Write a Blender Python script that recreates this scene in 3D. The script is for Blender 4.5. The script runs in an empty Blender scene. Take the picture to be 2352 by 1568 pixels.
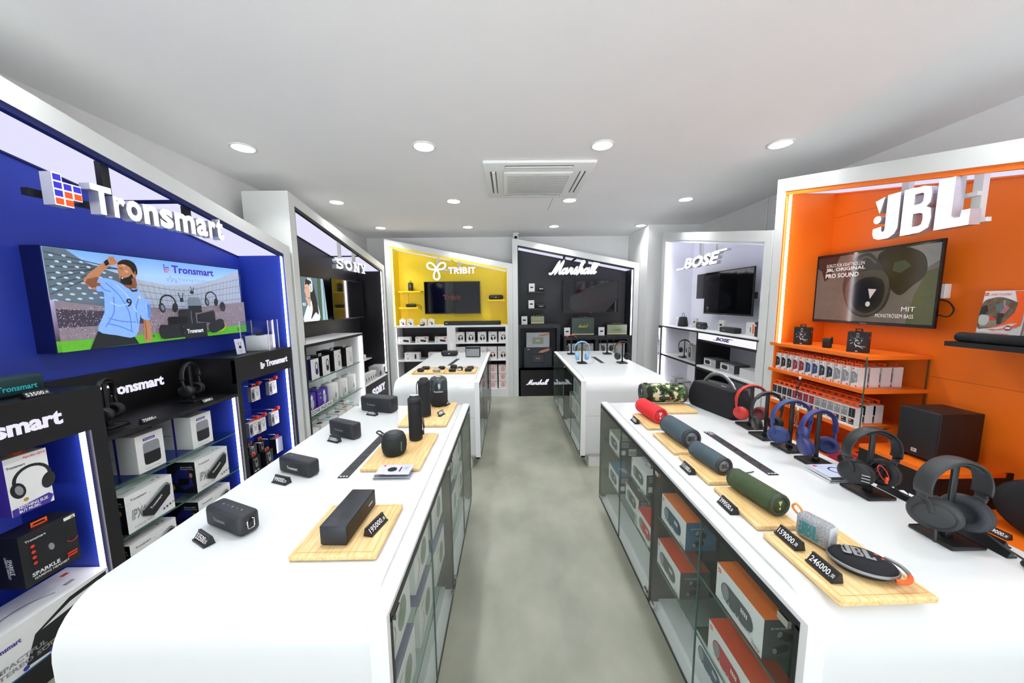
import bpy, bmesh, math, random
from mathutils import Matrix, Vector
C = bpy.context.scene.collection
S = bpy.context.scene
random.seed(7)
PI = math.pi

# ------------------------------------------------------------------ camera, world, light, exposure
def make_camera():
    p, yw, r = 0.11436, -0.008255, -0.010918
    B = Matrix(((1, 0, 0), (0, 0, -1), (0, 1, 0)))
    Ry = Matrix(((math.cos(yw), 0, math.sin(yw)), (0, 1, 0), (-math.sin(yw), 0, math.cos(yw))))
    Rx = Matrix(((1, 0, 0), (0, math.cos(p), -math.sin(p)), (0, math.sin(p), math.cos(p))))
    Rz = Matrix(((math.cos(r), -math.sin(r), 0), (math.sin(r), math.cos(r), 0), (0, 0, 1)))
    M = Rz @ Rx @ Ry @ B
    M = Matrix((M[0], -M[1], -M[2])).transposed()
    cam = bpy.data.cameras.new('camera')
    cam.sensor_width = 36.0
    cam.lens = 12.006
    cam.clip_start = 0.05
    o = bpy.data.objects.new('camera', cam)
    o.matrix_world = Matrix.Translation((0, 0, 1.6)) @ M.to_4x4()
    C.objects.link(o)
    S.camera = o
make_camera()
w = bpy.data.worlds.new('daylight')
S.world = w
w.use_nodes = True
w.node_tree.nodes['Background'].inputs[0].default_value = (0.86, 0.93, 1.0, 1)
w.node_tree.nodes['Background'].inputs[1].default_value = .7
S.view_settings.view_transform = 'Standard'
S.view_settings.look = 'None'
S.view_settings.gamma = 1
S.view_settings.use_curve_mapping = False
S.view_settings.exposure = 0.15
try:
    S.cycles.use_denoising = True
    S.cycles.max_bounces = 8
    S.cycles.diffuse_bounces = 5
    S.cycles.glossy_bounces = 4
    S.cycles.transparent_max_bounces = 24
    S.cycles.caustics_reflective = False
    S.cycles.caustics_refractive = False
    S.cycles.sample_clamp_indirect = 6
except Exception:
    pass
CEIL = 2.76
added_sun = bpy.data.lights.new('added_sun', 'SUN')      # added to light the unseen paving, which bounces it up to the ceiling
added_sun.energy = SUN_E = 52.0
added_sun.angle = .01
added_sun.color = (1., .995, .99)
so = bpy.data.objects.new('added_sun', added_sun)
so.rotation_euler = (math.radians(-8), math.radians(35), 0)
C.objects.link(so)
DOWNLIGHT_W = 5.4
PANEL_E = .9
STRIP_E = 9.0

# ------------------------------------------------------------------ materials
def lin(h):
    if isinstance(h, str):
        h = h.lstrip('#')
        c = [int(h[i:i + 2], 16) / 255 for i in (0, 2, 4)]
        return tuple(((v / 12.92) if v <= .04045 else ((v + .055) / 1.055) ** 2.4) for v in c)
    return tuple(h)
_M = {}
def P(name, col='#808080', rough=.5, metal=0., emit=None, es=1., noise=.04, scale=30., bump=0., coat=0., trans=0., alpha=None, spec=.5):
    if name in _M:
        return _M[name]
    m = bpy.data.materials.new(name)
    m.use_nodes = True
    nt = m.node_tree
    b = nt.nodes['Principled BSDF']
    c = lin(col)
    b.inputs['Roughness'].default_value = rough
    b.inputs['Metallic'].default_value = metal
    b.inputs['Specular IOR Level'].default_value = spec
    b.inputs['Coat Weight'].default_value = coat
    b.inputs['Transmission Weight'].default_value = trans
    if emit is not None:
        b.inputs['Emission Color'].default_value = (*lin(emit), 1)
        b.inputs['Emission Strength'].default_value = es
    if noise:
        tc = nt.nodes.new('ShaderNodeTexCoord')
        n = nt.nodes.new('ShaderNodeTexNoise')
        n.inputs['Scale'].default_value = scale
        n.inputs['Detail'].default_value = 4
        nt.links.new(tc.outputs['Object'], n.inputs['Vector'])
        r = nt.nodes.new('ShaderNodeValToRGB')
        r.color_ramp.elements[0].position = .3
        r.color_ramp.elements[1].position = .7
        r.color_ramp.elements[0].color = (*[max(0, v * (1 - noise)) for v in c], 1)
        r.color_ramp.elements[1].color = (*[min(1, v * (1 + noise)) for v in c], 1)
        nt.links.new(n.outputs['Fac'], r.inputs['Fac'])
        nt.links.new(r.outputs['Color'], b.inputs['Base Color'])
        if bump:
            bp = nt.nodes.new('ShaderNodeBump')
            bp.inputs['Strength'].default_value = bump
            bp.inputs['Distance'].default_value = .002
            nt.links.new(n.outputs['Fac'], bp.inputs['Height'])
            nt.links.new(bp.outputs['Normal'], b.inputs['Normal'])
    else:
        b.inputs['Base Color'].default_value = (*c, 1)
    _M[name] = m
    return m
def EM(name, col='#ffffff', s=1.):
    if name in _M:
        return _M[name]
    m = bpy.data.materials.new(name)
    m.use_nodes = True
    nt = m.node_tree
    nt.nodes.clear()
    e = nt.nodes.new('ShaderNodeEmission')
    o = nt.nodes.new('ShaderNodeOutputMaterial')
    e.inputs[0].default_value = (*lin(col), 1)
    e.inputs[1].default_value = s
    nt.links.new(e.outputs[0], o.inputs[0])
    _M[name] = m
    return m
def glass(name, tint='#f2f8f5', refl=1.0, rough=.0):
    if name in _M:
        return _M[name]
    m = bpy.data.materials.new(name)
    m.use_nodes = True
    nt = m.node_tree
    nt.nodes.clear()
    t = nt.nodes.new('ShaderNodeBsdfTransparent')
    g = nt.nodes.new('ShaderNodeBsdfGlossy')
    lw = nt.nodes.new('ShaderNodeLayerWeight')
    lw.inputs[0].default_value = .5
    f = nt.nodes.new('ShaderNodeMath')
    f.operation = 'POWER'
    f.inputs[1].default_value = 4.0
    nt.links.new(lw.outputs['Facing'], f.inputs[0])
    ad = nt.nodes.new('ShaderNodeMath')
    ad.operation = 'MULTIPLY_ADD'
    ad.inputs[1].default_value = .75
    ad.inputs[2].default_value = .03
    nt.links.new(f.outputs[0], ad.inputs[0])
    f = ad
    k = nt.nodes.new('ShaderNodeMath')
    k.operation = 'MULTIPLY'
    k.inputs[1].default_value = refl
    x = nt.nodes.new('ShaderNodeMixShader')
    o = nt.nodes.new('ShaderNodeOutputMaterial')
    g.inputs['Roughness'].default_value = rough
    t.inputs[0].default_value = (*lin(tint), 1)
    nt.links.new(f.outputs[0], k.inputs[0])
    nt.links.new(k.outputs[0], x.inputs[0])
    nt.links.new(t.outputs[0], x.inputs[1])
    nt.links.new(g.outputs[0], x.inputs[2])
    nt.links.new(x.outputs[0], o.inputs[0])
    _M[name] = m
    return m
def ramp_mat(name, stops, axis='Z', lo=0., hi=1., rough=.5, emit=0., kind=None, scale=10., noise=.0):
    """colour along an object axis (print on a poster) or along a stretched noise (bamboo, camouflage, floor)"""
    if name in _M:
        return _M[name]
    m = bpy.data.materials.new(name)
    m.use_nodes = True
    nt = m.node_tree
    b = nt.nodes['Principled BSDF']
    b.inputs['Roughness'].default_value = rough
    tc = nt.nodes.new('ShaderNodeTexCoord')
    r = nt.nodes.new('ShaderNodeValToRGB')
    while len(r.color_ramp.elements) < len(stops):
        r.color_ramp.elements.new(.5)
    for e, (p, c) in zip(r.color_ramp.elements, stops):
        e.position = p
        e.color = (*lin(c), 1)
    if kind is None:
        sx = nt.nodes.new('ShaderNodeSeparateXYZ')
        mr = nt.nodes.new('ShaderNodeMapRange')
        nt.links.new(tc.outputs['Object'], sx.inputs[0])
        nt.links.new(sx.outputs[axis], mr.inputs[0])
        mr.inputs[1].default_value = lo
        mr.inputs[2].default_value = hi
        nt.links.new(mr.outputs[0], r.inputs['Fac'])
    else:
        mp = nt.nodes.new('ShaderNodeMapping')
        mp.inputs['Scale'].default_value = kind
        n = nt.nodes.new('ShaderNodeTexNoise')
        n.inputs['Scale'].default_value = scale
        n.inputs['Detail'].default_value = 5 if noise == 0 else noise
        nt.links.new(tc.outputs['Object'], mp.inputs[0])
        nt.links.new(mp.outputs[0], n.inputs['Vector'])
        nt.links.new(n.outputs['Fac'], r.inputs['Fac'])
    nt.links.new(r.outputs['Color'], b.inputs['Base Color'])
    if emit:
        nt.links.new(r.outputs['Color'], b.inputs['Emission Color'])
        b.inputs['Emission Strength'].default_value = emit
    _M[name] = m
    return m

WHITE = P('white_laminate', '#f1f2f2', .32, noise=.012, scale=6)
WALLP = P('white_wall_paint', '#eeeeee', .85, noise=.02, scale=3, bump=.05)
CEILP = P('ceiling_paint', '#f4f4f5', .9, noise=.015, scale=2, bump=.05)
FRAMEW = P('white_frame_board', '#e0e3e1', .45, noise=.015, scale=4)
BLACKL = P('black_laminate', '#0d0d0f', .42, noise=.15, scale=12)
BLACKP = P('black_plastic', '#17181b', .42, noise=.1, scale=60)
BLACKM = P('black_matt_rubber', '#1b1d20', .62, noise=.12, scale=90, bump=.1)
DARKF = P('dark_woven_mesh', '#15181c', .8, noise=.35, scale=700, bump=.5)
NEARB = P('black_gloss_plastic', '#0b0b0d', .15, noise=.05)
BLUEB = P('royal_blue_board', '#2940b0', .45, noise=.04, scale=5)
BLUEE = P('dark_blue_board', '#0c1758', .5, noise=.05, scale=5)
ORANGEB = P('orange_board', '#f37417', .42, noise=.03, scale=5)
YELLOWB = P('yellow_board', '#fadc22', .45, noise=.02, scale=5)
CHARB = P('charcoal_board', '#22242a', .5, noise=.06, scale=5)
BLKB = P('sony_black_board', '#16161a', .38, noise=.06, scale=5)
LAVW = P('cool_white_board', '#eceef6', .5, noise=.01, scale=5)
STEEL = P('brushed_steel', '#b9bdc2', .28, 1., noise=.08, scale=80)
CHROME = P('chrome', '#e6e6ea', .08, 1., noise=.02)
GREYM = P('grey_metal', '#8d9096', .4, .7, noise=.05)
SIGNSIDE = P('sign_side_metal', '#c9cad4', .3, .55, noise=.03)
CARD = P('white_carton', '#eeeeec', .5, noise=.02, scale=20)
CARDS = P('white_carton_side', '#dcdddd', .5, noise=.02, scale=20)
INK = P('black_ink', '#15161a', .5, noise=.05)
INKG = P('grey_ink', '#8d9094', .5, noise=.05)
INKL = P('light_grey_ink', '#c3c7cb', .5, noise=.05)
INKW = P('white_ink', '#f2f2f2', .5, noise=.01)
INKR = P('red_ink', '#e23322', .5, noise=.03)
INKO = P('orange_ink', '#f9601c', .5, noise=.03)
INKP = P('purple_ink', '#3f2d96', .5, noise=.04)
INKB = P('blue_ink', '#2c6a9c', .5, noise=.06)
INKN = P('navy_ink', '#232a72', .5, noise=.05)
INKT = P('teal_ink', '#5fb8bb', .5, noise=.05)
GOLD = P('gold_ink', '#c7a24a', .35, .5, noise=.03)
PINK = P('pink_ink', '#e7adb9', .5, noise=.05)
SKIN = P('printed_skin', '#b98566', .5, noise=.06)
LIGHTPANEL = EM('backlit_fabric', '#e6e4ff', PANEL_E)
LED = EM('led_strip_white', '#fff8ff', STRIP_E)
SIGNW = EM('lit_sign_face', '#fdf8ff', 1.9)
SIGNB = EM('lit_sign_blue', '#4a45d8', 1.0)
SIGNO = EM('lit_sign_orange', '#f2643a', 1.0)
SIGNS = EM('lit_small_letters', '#ece8f8', .95)
LAMPF = EM('downlight_face', '#ffffff', 14.)
GLASS = glass('clear_glass', '#fafdfc', .7)
GSHELF = glass('glass_shelf', '#e9f4f0', .6)
GEDGE = P('green_glass_edge', '#3f5f58', .2, noise=.05)
ACRYL = glass('clear_acrylic', '#fbfcfd', .6)
BAMBOO = ramp_mat('bamboo_board', [(.3, '#dcb273'), (.5, '#ecc98c'), (.7, '#f3d8a6')], kind=(14, 1.2, 14), scale=9, rough=.45)
BAMBOOE = ramp_mat('bamboo_end_grain', [(.3, '#c9995a'), (.6, '#dfb471')], kind=(30, 30, 30), scale=7, rough=.5)
FLOORM = ramp_mat('grey_green_vinyl', [(.32, '#86887a'), (.5, '#999b8c'), (.68, '#a8a99a')], kind=(1, .7, 1), scale=2.6, rough=.33, noise=9)
CAMO = ramp_mat('camouflage_cloth', [(.0, '#15180f'), (.46, '#15180f'), (.465, '#4b6b33'), (.53, '#4b6b33'), (.535, '#1d2114'), (.56, '#1d2114'), (.565, '#d5cfb2')], kind=(1, 1, 1), scale=26, rough=.85)
r_ = CAMO.node_tree.nodes['Color Ramp'].color_ramp; r_.interpolation = 'CONSTANT'

# ------------------------------------------------------------------ mesh builder
_T = {}
def text_geo(s, bold=0., ext=0., font_res=3):
    k = (s, bold, ext)
    if k not in _T:
        cu = bpy.data.curves.new('t', 'FONT')
        cu.body = s
        cu.size = 1
        cu.offset = bold
        cu.resolution_u = font_res if len(s) < 4 else 2
        cu.extrude = ext
        o = bpy.data.objects.new('t', cu)
        C.objects.link(o)
        dg = bpy.context.evaluated_depsgraph_get()
        me = bpy.data.meshes.new_from_object(o.evaluated_get(dg))
        vs = [tuple(v.co) for v in me.vertices]
        fs = [(tuple(p.vertices), p.normal.z) for p in me.polygons]
        bpy.data.objects.remove(o)
        bpy.data.curves.remove(cu)
        bpy.data.meshes.remove(me)
        xs = [v[0] for v in vs] or [0, 1]
        ys = [v[1] for v in vs] or [0, 1]
        _T[k] = (vs, fs, min(xs), max(xs), min(ys), max(ys))
    return _T[k]
ID = Matrix.Identity(4)
class MB:
    def __init__(s, M=None):
        s.v, s.f, s.fm, s.fs, s.mats = [], [], [], [], []
        s.M = M or ID
        s.lay = 0.
    def mi(s, m):
        if m not in s.mats:
            s.mats.append(m)
        return s.mats.index(m)
    def add(s, vs, fs, m, smooth=False):
        k = len(s.v)
        M = s.M
        s.v += [tuple(M @ Vector(v)) for v in vs]
        i = s.mi(m)
        for f in fs:
            s.f.append([k + a for a in f])
            s.fm.append(i)
            s.fs.append(smooth)
        return s
    def box(s, x0, x1, y0, y1, z0, z1, m, mats=None):
        vs = [(x, y, z) for z in (z0, z1) for y in (y0, y1) for x in (x0, x1)]
        F = dict(bottom=(0, 2, 3, 1), top=(4, 5, 7, 6), front=(0, 1, 5, 4), back=(2, 6, 7, 3), left=(0, 4, 6, 2), right=(1, 3, 7, 5))
        mats = mats or {}
        for k, f in F.items():
            s.add(vs if k == 'bottom' else [], [], m)
            if k == 'bottom':
                base = len(s.v) - 8
            s.f.append([base + a for a in f]); s.fm.append(s.mi(mats.get(k, m))); s.fs.append(False)
        return s
    def rbox(s, x0, x1, y0, y1, z0, z1, r, m, seg=3, axes='xyz'):
        bm = bmesh.new()
        bmesh.ops.create_cube(bm, size=1)
        for v in bm.verts:
            v.co = Vector(((x0 + x1) / 2 + v.co.x * (x1 - x0), (y0 + y1) / 2 + v.co.y * (y1 - y0), (z0 + z1) / 2 + v.co.z * (z1 - z0)))
        es = []
        for e in bm.edges:
            d = (e.verts[0].co - e.verts[1].co)
            a = 'x' if abs(d.x) > 1e-6 else ('y' if abs(d.y) > 1e-6 else 'z')
            if a in axes:
                es.append(e)
        bmesh.ops.bevel(bm, geom=es, offset=r, segments=seg, affect='EDGES', profile=.5)
        bm.verts.index_update()
        s.add([v.co for v in bm.verts], [[v.index for v in f.verts] for f in bm.faces], m, True)
        bm.free()
        return s
    def lathe(s, prof, m, n=24, A=None, smooth=True, sx=1., sy=1., cap=True):
        """profile (r, h) round local z, placed by matrix A"""
        A = A or ID
        vs = []
        for r, h in prof:
            for i in range(n):
                a = 2 * PI * i / n
                vs.append(A @ Vector((r * math.cos(a) * sx, r * math.sin(a) * sy, h)))
        fs = []
        for j in range(len(prof) - 1):
            for i in range(n):
                a, b = j * n + i, j * n + (i + 1) % n
                fs.append((a, b, b + n, a + n))
        s.add(vs, fs, m, smooth)
        if cap:
            s.add([], [], m)
            k = len(s.v) - len(vs)
            for st, rev in ((0, True), ((len(prof) - 1) * n, False)):
                if prof[0 if rev else -1][0] > 1e-5:
                    l = [k + st + i for i in range(n)]
                    s.f.append(l[::-1] if rev else l); s.fm.append(s.mi(m)); s.fs.append(False)
        return s
    def cyl(s, p0, p1, r, m, n=16, r1=None, cap=True):
        p0, p1 = Vector(p0), Vector(p1)
        d = p1 - p0
        q = Vector((0, 0, 1)).rotation_difference(d.normalized()).to_matrix().to_4x4()
        return s.lathe([(r, 0), (r if r1 is None else r1, d.length)], m, n, Matrix.Translation(p0) @ q, cap=cap)
    def tube(s, path, r, m, n=8, closed=False, flat=None):
        """sweep; flat=(ra, rb, up) gives an elliptic or strap section"""
        P_ = [Vector(p) for p in path]
        N = len(P_)
        vs = []
        prev = None
        for i, p in enumerate(P_):
            a = P_[(i - 1) % N] if (closed or i) else P_[0]
            b = P_[(i + 1) % N] if (closed or i < N - 1) else P_[-1]
            t = (b - a).normalized()
            if flat:
                up = Vector(flat[2])
                u = (up - t * up.dot(t)).normalized()
            else:
                if prev is None:
                    prev = t.orthogonal().normalized()
                u = (prev - t * prev.dot(t)).normalized()
                prev = u
            w = t.cross(u)
            rr = r[i] if isinstance(r, (list, tuple)) else r
            for k in range(n):
                an = 2 * PI * k / n
                if flat:
                    vs.append(p + u * math.cos(an) * flat[0] + w * math.sin(an) * flat[1])
                else:
                    vs.append(p + u * math.cos(an) * rr + w * math.sin(an) * rr)
        fs = []
        for i in range(N if closed else N - 1):
            for k in range(n):
                a, b = i * n + k, i * n + (k + 1) % n
                c, d = ((i + 1) % N) * n + (k + 1) % n, ((i + 1) % N) * n + k
                fs.append((a, b, c, d))
        if not closed:
            fs += [tuple(range(n))[::-1], tuple((N - 1) * n + k for k in range(n))]
        return s.add(vs, fs, m, True)
    def prism(s, poly, y0, y1, m, side=None):
        """polygon in x,z; extruded from y0 (front) to y1"""
        n = len(poly)
        ar = sum(poly[i][0] * poly[(i + 1) % n][1] - poly[(i + 1) % n][0] * poly[i][1] for i in range(n))
        if ar < 0:
            poly = poly[::-1]
        vs = [(x, y0, z) for x, z in poly] + [(x, y1, z) for x, z in poly]
        s.add(vs, [tuple(range(n))], m)
        s.add([], [], m)
        k = len(s.v) - 2 * n
        i_ = s.mi(side or m)
        s.f.append([k + n + i for i in range(n)][::-1]); s.fm.append(i_); s.fs.append(False)
        for i in range(n):
            j = (i + 1) % n
            s.f.append([k + i, k + n + i, k + n + j, k + j]); s.fm.append(i_); s.fs.append(False)
        return s
    def ribbon(s, path, w, y0, y1, m, side=None, closed=False):
        """stroke of width w along a path in x,z; extruded y0..y1"""
        Q = [Vector((p[0], p[1])) for p in path]
        n = len(Q)
        L, R = [], []
        for i, p in enumerate(Q):
            a = Q[(i - 1) % n] if (closed or i) else Q[0]
            b = Q[(i + 1) % n] if (closed or i < n - 1) else Q[-1]
            t1 = (p - a); t2 = (b - p)
            t1 = t1.normalized() if t1.length > 1e-9 else t2.normalized()
            t2 = t2.normalized() if t2.length > 1e-9 else t1
            t = (t1 + t2).normalized() if (t1 + t2).length > 1e-6 else t1
            nn = Vector((-t.y, t.x))
            k = w / 2 / max(.5, nn.dot(Vector((-t1.y, t1.x))))
            ww = k * (p_w if (p_w := (path[i][2] if len(path[i]) > 2 else 1.)) else 1.)
            L.append(p + nn * ww)
            R.append(p - nn * ww)
        vs = []
        for y in (y0, y1):
            vs += [(q.x, y, q.y) for q in L] + [(q.x, y, q.y) for q in R]
        base = len(s.v)
        s.add(vs, [], m)
        fi, si = s.mi(m), s.mi(side or m)
        for i in range(n if closed else n - 1):
            j = (i + 1) % n
            for f, k in (([n + i, n + j, j, i], fi), ([2 * n + i, 2 * n + j, 3 * n + j, 3 * n + i], si), ([i, j, 2 * n + j, 2 * n + i], si), ([n + j, n + i, 3 * n + i, 3 * n + j], si)):
                s.f.append([base + a for a in f]); s.fm.append(k); s.fs.append(False)
        if not closed:
            for f in ([0, 2 * n, 3 * n, n], [n - 1, 2 * n - 1, 4 * n - 1, 3 * n - 1]):
                s.f.append([base + a for a in f]); s.fm.append(si); s.fs.append(False)
        return s
    # flat print, on the plane y=0 facing -y, each mark a hair in front of the last
    def up(s):
        s.lay -= .00025
        return s.lay
    def quad(s, x0, x1, z0, z1, m):
        y = s.up()
        return s.add([(x0, y, z0), (x1, y, z0), (x1, y, z1), (x0, y, z1)], [(0, 1, 2, 3)], m)
    def poly(s, pts, m):
        y = s.up()
        n = len(pts)
        ar = sum(pts[i][0] * pts[(i + 1) % n][1] - pts[(i + 1) % n][0] * pts[i][1] for i in range(n))
        if ar < 0:
            pts = pts[::-1]
        return s.add([(p[0], y, p[1]) for p in pts], [tuple(range(n))], m)
    def ell(s, cx, cz, rx, rz, m, n=20, rot=0.):
        return s.poly([(cx + rx * math.cos(a) * math.cos(rot) - rz * math.sin(a) * math.sin(rot), cz + rx * math.cos(a) * math.sin(rot) + rz * math.sin(a) * math.cos(rot)) for a in [2 * PI * i / n for i in range(n)]], m)
    def stroke(s, path, w, m, closed=False):
        y = s.up()
        return s.ribbon(path, w, y, y + .0001, m, closed=closed)
    def text(s, t, x0, x1, z0, z1, m, bold=.0, shear=0., ext=0., y=None, side=None, rot=0.):
        """fit the words into the box; flat when ext=0"""
        vs, fs, a, b, c, d = text_geo(t, bold, 1. if ext else 0.)
        sx, sz = (x1 - x0) / (b - a), (z1 - z0) / (d - c)
        if y is None:
            y = s.up()
        pts = []
        cr, sr = math.cos(rot), math.sin(rot)
        mx, mz = (x0 + x1) / 2, (z0 + z1) / 2
        for v in vs:
            X = x0 + (v[0] - a) * sx + shear * (v[1] - c) * sz
            Z = z0 + (v[1] - c) * sz
            if rot:
                X, Z = mx + (X - mx) * cr - (Z - mz) * sr, mz + (X - mx) * sr + (Z - mz) * cr
            pts.append((X, y - (v[2] * ext / 2 if ext else 0), Z))
        k = len(s.v)
        s.add(pts, [], m)
        fi, si = s.mi(m), s.mi(side or m)
        for f, nz in fs:
            s.f.append([k + q for q in f]); s.fm.append(fi if nz > .9 else si); s.fs.append(False)
        return s
    def build(s, name, parent=None, loc=(0, 0, 0), rot=(0, 0, 0)):
        me = bpy.data.meshes.new(name)
        me.from_pydata(s.v, [], s.f)
        for m in s.mats:
            me.materials.append(m)
        me.polygons.foreach_set('material_index', s.fm)
        me.polygons.foreach_set('use_smooth', s.fs)
        me.update()
        o = bpy.data.objects.new(name, me)
        C.objects.link(o)
        if parent:
            o.parent = parent
        o.location = loc
        o.rotation_euler = rot
        return o
def T(x, y, z): return Matrix.Translation((x, y, z))
def RX(a): return Matrix.Rotation(a, 4, 'X')
def RY(a): return Matrix.Rotation(a, 4, 'Y')
def RZ(a): return Matrix.Rotation(a, 4, 'Z')
TOPF = lambda z: T(0, 0, z) @ RX(-PI / 2)          # print plane turned to lie on top (u=x, v=+y)

def tag(o, label, cat, group=None, kind=None):
    o['label'] = label
    o['category'] = cat
    if group:
        o['group'] = group
    if kind:
        o['kind'] = kind
    return o
def thing(name, label, cat, loc=(0, 0, 0), rz=0., group=None):
    o = bpy.data.objects.new(name, None)
    C.objects.link(o)
    o.empty_display_size = .05
    o.location = loc
    o.rotation_euler = (0, 0, rz)
    return tag(o, label, cat, group)
def struct(name, mb, label=None):
    o = mb.build(name)
    o['kind'] = 'structure'
    if label:
        o['label'] = label
    return o
def copy_tree(o, parent=None):
    c = o.copy()
    C.objects.link(c)
    if parent:
        c.parent = parent
    for ch in list(o.children):
        copy_tree(ch, c)
    return c
_K = {}
def put(key, maker, name, label, cat, loc, rz=0., group=None):
    """first use builds the thing with its parts; later uses copy it"""
    if key not in _K:
        r = thing(name, label, cat, loc, rz, group)
        maker(r)
        _K[key] = r
        return r
    r = copy_tree(_K[key])
    r.location = loc
    r.rotation_euler = (0, 0, rz)
    r['label'] = label
    if group:
        r['group'] = group
    return r
def arc(cx, cz, r, a0, a1, n=10):
    return [(cx + r * math.cos(math.radians(a0 + (a1 - a0) * i / n)), cz + r * math.sin(math.radians(a0 + (a1 - a0) * i / n))) for i in range(n + 1)]
def spline(pts, n=6, closed=False):
    out = []
    N = len(pts)
    rng = range(N) if closed else range(N - 1)
    for i in rng:
        g = (lambda k: pts[k % N]) if closed else (lambda k: pts[max(0, min(N - 1, k))])
        p0, p1, p2, p3 = g(i - 1), g(i), g(i + 1), g(i + 2)
        for j in range(n):
            t = j / n
            out.append(tuple(.5 * ((2 * p1[k]) + (-p0[k] + p2[k]) * t + (2 * p0[k] - 5 * p1[k] + 4 * p2[k] - p3[k]) * t * t + (-p0[k] + 3 * p1[k] - 3 * p2[k] + p3[k]) * t ** 3) for k in range(len(p1))))
    if not closed:
        out.append(tuple(pts[-1]))
    return out
# ------------------------------------------------------------------ room
WL, WR, WB, WF = -2.52, 3.0, 6.28, -2.4
struct('floor', MB().box(WL - .1, WR + .1, WF - .1, WB + .1, -.1, 0, FLOORM), 'mottled grey green vinyl floor')
struct('ceiling', MB().box(WL - .1, WR + .1, WF - .1, WB + .1, CEIL, CEIL + .1, CEILP), 'smooth white plaster ceiling')
struct('wall_left', MB().box(WL - .1, WL, WF - .1, WB + .1, 0, CEIL, WALLP), 'plain white wall behind the blue and black booths')
struct('wall_right', MB().box(WR, WR + .1, WF - .1, WB + .1, 0, CEIL, WALLP), 'plain white wall behind the orange and white booths')
struct('wall_back', MB().box(WL, WR, WB, WB + .1, 0, CEIL, WALLP), 'white wall behind the display booths')
b = MB()
b.box(WL, -2.3, WF - .1, WF, 0, CEIL, WALLP); b.box(2.8, WR, WF - .1, WF, 0, CEIL, WALLP)
b.box(-2.3, 2.8, WF - .1, WF, 2.6, CEIL, WALLP); b.box(-2.3, 2.8, WF - .1, WF, 0, .08, WALLP)
struct('wall_front', b)
b = MB()
for x in (-2.3, -.62, 1.06, 2.74):
    b.box(x, x + .06, WF - .06, WF - .01, .08, 2.6, GREYM)
struct('unseen_window_1', b)  # unseen glazed front, set close so more daylight reaches the ceiling
struct('trim_1', MB().box(2.165, WR, 5.4, WB, 0, CEIL, WALLP), 'white square column and wall return between the dark booth and the white booth')
tag(MB().cyl((2.985, 4.06, 2.3), (2.985, 4.06, CEIL), .012, WALLP, 8).build('conduit_pipe'), 'thin white conduit running up the right wall above the white booth', 'pipe')

struct('added_pavement', MB().box(-14, 14, -22, WF - .12, -.12, -.04, P('pale_paving', '#c4c7ca', .8, noise=.1, scale=2)), 'unseen pale paving outside, added to bounce sunlight onto the shop ceiling')  # added out of view to throw light up at the ceiling
# downlights
def mk_down(r):
    MB().lathe([(.074, 0), (.088, -.002), (.088, -.008), (.076, -.012), (.07, -.008), (.07, 0)], FRAMEW, 32).build('trim_ring', r)
    MB().lathe([(.0001, -.009), (.07, -.009), (.07, -.004), (.0001, -.004)], LAMPF, 32, cap=False).build('diffuser', r)
ROW = ['nearest', 'middle', 'farthest']
COL = ['far left', 'centre left', 'centre right', 'far right']
for j, y in enumerate((2.69, 4.07, 5.42, 1.33)):
    for i, x in enumerate((-1.95, -.616, .712, 2.05)):
        yy = y
        if j < 3:
            put('down', mk_down, 'ceiling_downlight', f'round recessed ceiling downlight, {COL[i]} one in the {ROW[j]} row', 'ceiling light', (x, yy, CEIL), 0, 'recessed ceiling downlights')
        la = bpy.data.lights.new('downlight_lamp', 'AREA')
        la.shape = 'DISK'
        la.size = .13
        la.energy = DOWNLIGHT_W
        la.color = (.965, .985, 1.)
        la.spread = math.radians(125)
        lo = bpy.data.objects.new('downlight_lamp', la)
        lo.location = (x, yy, CEIL - .02)
        C.objects.link(lo)

# ceiling cassette air conditioner
ac = thing('air_conditioner', 'white square ceiling cassette air conditioner with perforated grille', 'air conditioner', (.27, 3.42, CEIL))
GRL = P('ac_shadow_grey', '#55585a', .6)
ACW = P('ac_white', '#e9ecea', .4, noise=.01)
MB().rbox(-.475, .475, -.475, .475, -.028, 0, .012, ACW, 2).build('panel', ac)
MB().rbox(-.31, .31, -.31, .31, -.05, -.02, .02, ACW, 3).build('intake_cover', ac)
b = MB()
for i in range(24):
    for j in range(22):
        x, y = -.27 + i * .0232 + (.011 if j % 2 else 0), -.24 + j * .0225
        b.box(x, x + .0125, y, y + .006, -.0512, -.0495, GRL)
o = b.build('intake_holes', ac); o['kind'] = 'stuff'
for k in range(4):
    A = RZ(k * PI / 2)
    b = MB(A); b.box(-.29, .29, -.42, -.405, -.0295, -.02, GRL); b.box(-.29, .29, -.375, -.366, -.0295, -.02, GRL)
    b.build('air_slot', ac)
    MB(A).rbox(-.285, .285, -.404, -.377, -.036, -.026, .004, ACW, 2).build('air_flap', ac)
b = None
b = MB(T(0, -.275, -.0503) @ RX(PI / 2))
b.text('SAMSUNG', -.04, .04, -.006, .006, GREYM, .01)
b.build('maker_letters', ac)
tag(MB().box(.505, .515, 4.0, 4.5, CEIL - .0015, CEIL, P('seam_grey', '#c3c4c8', .8)).build('ceiling_access_seam'), 'thin straight access seam in the ceiling behind the air conditioner', 'seam')

# dome camera
cm = thing('security_camera', 'small white ceiling security camera with black lens', 'camera', (.13, 5.95, CEIL))
MB().lathe([(.055, 0), (.055, -.02), (.045, -.028), (.03, -.03)], ACW, 24).build('mount', cm)
MB().lathe([(.001, .05), (.03, .045), (.048, .02), (.052, 0), (.048, -.022), (.03, -.045), (.001, -.052)], ACW, 24, T(0, 0, -.06)).build('housing', cm)
MB().lathe([(.001, -.002), (.018, .002), (.024, .01)], NEARB, 20, T(0, -.052, -.075) @ RX(-PI / 2 + .35) @ RX(PI)).build('lens', cm)

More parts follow.
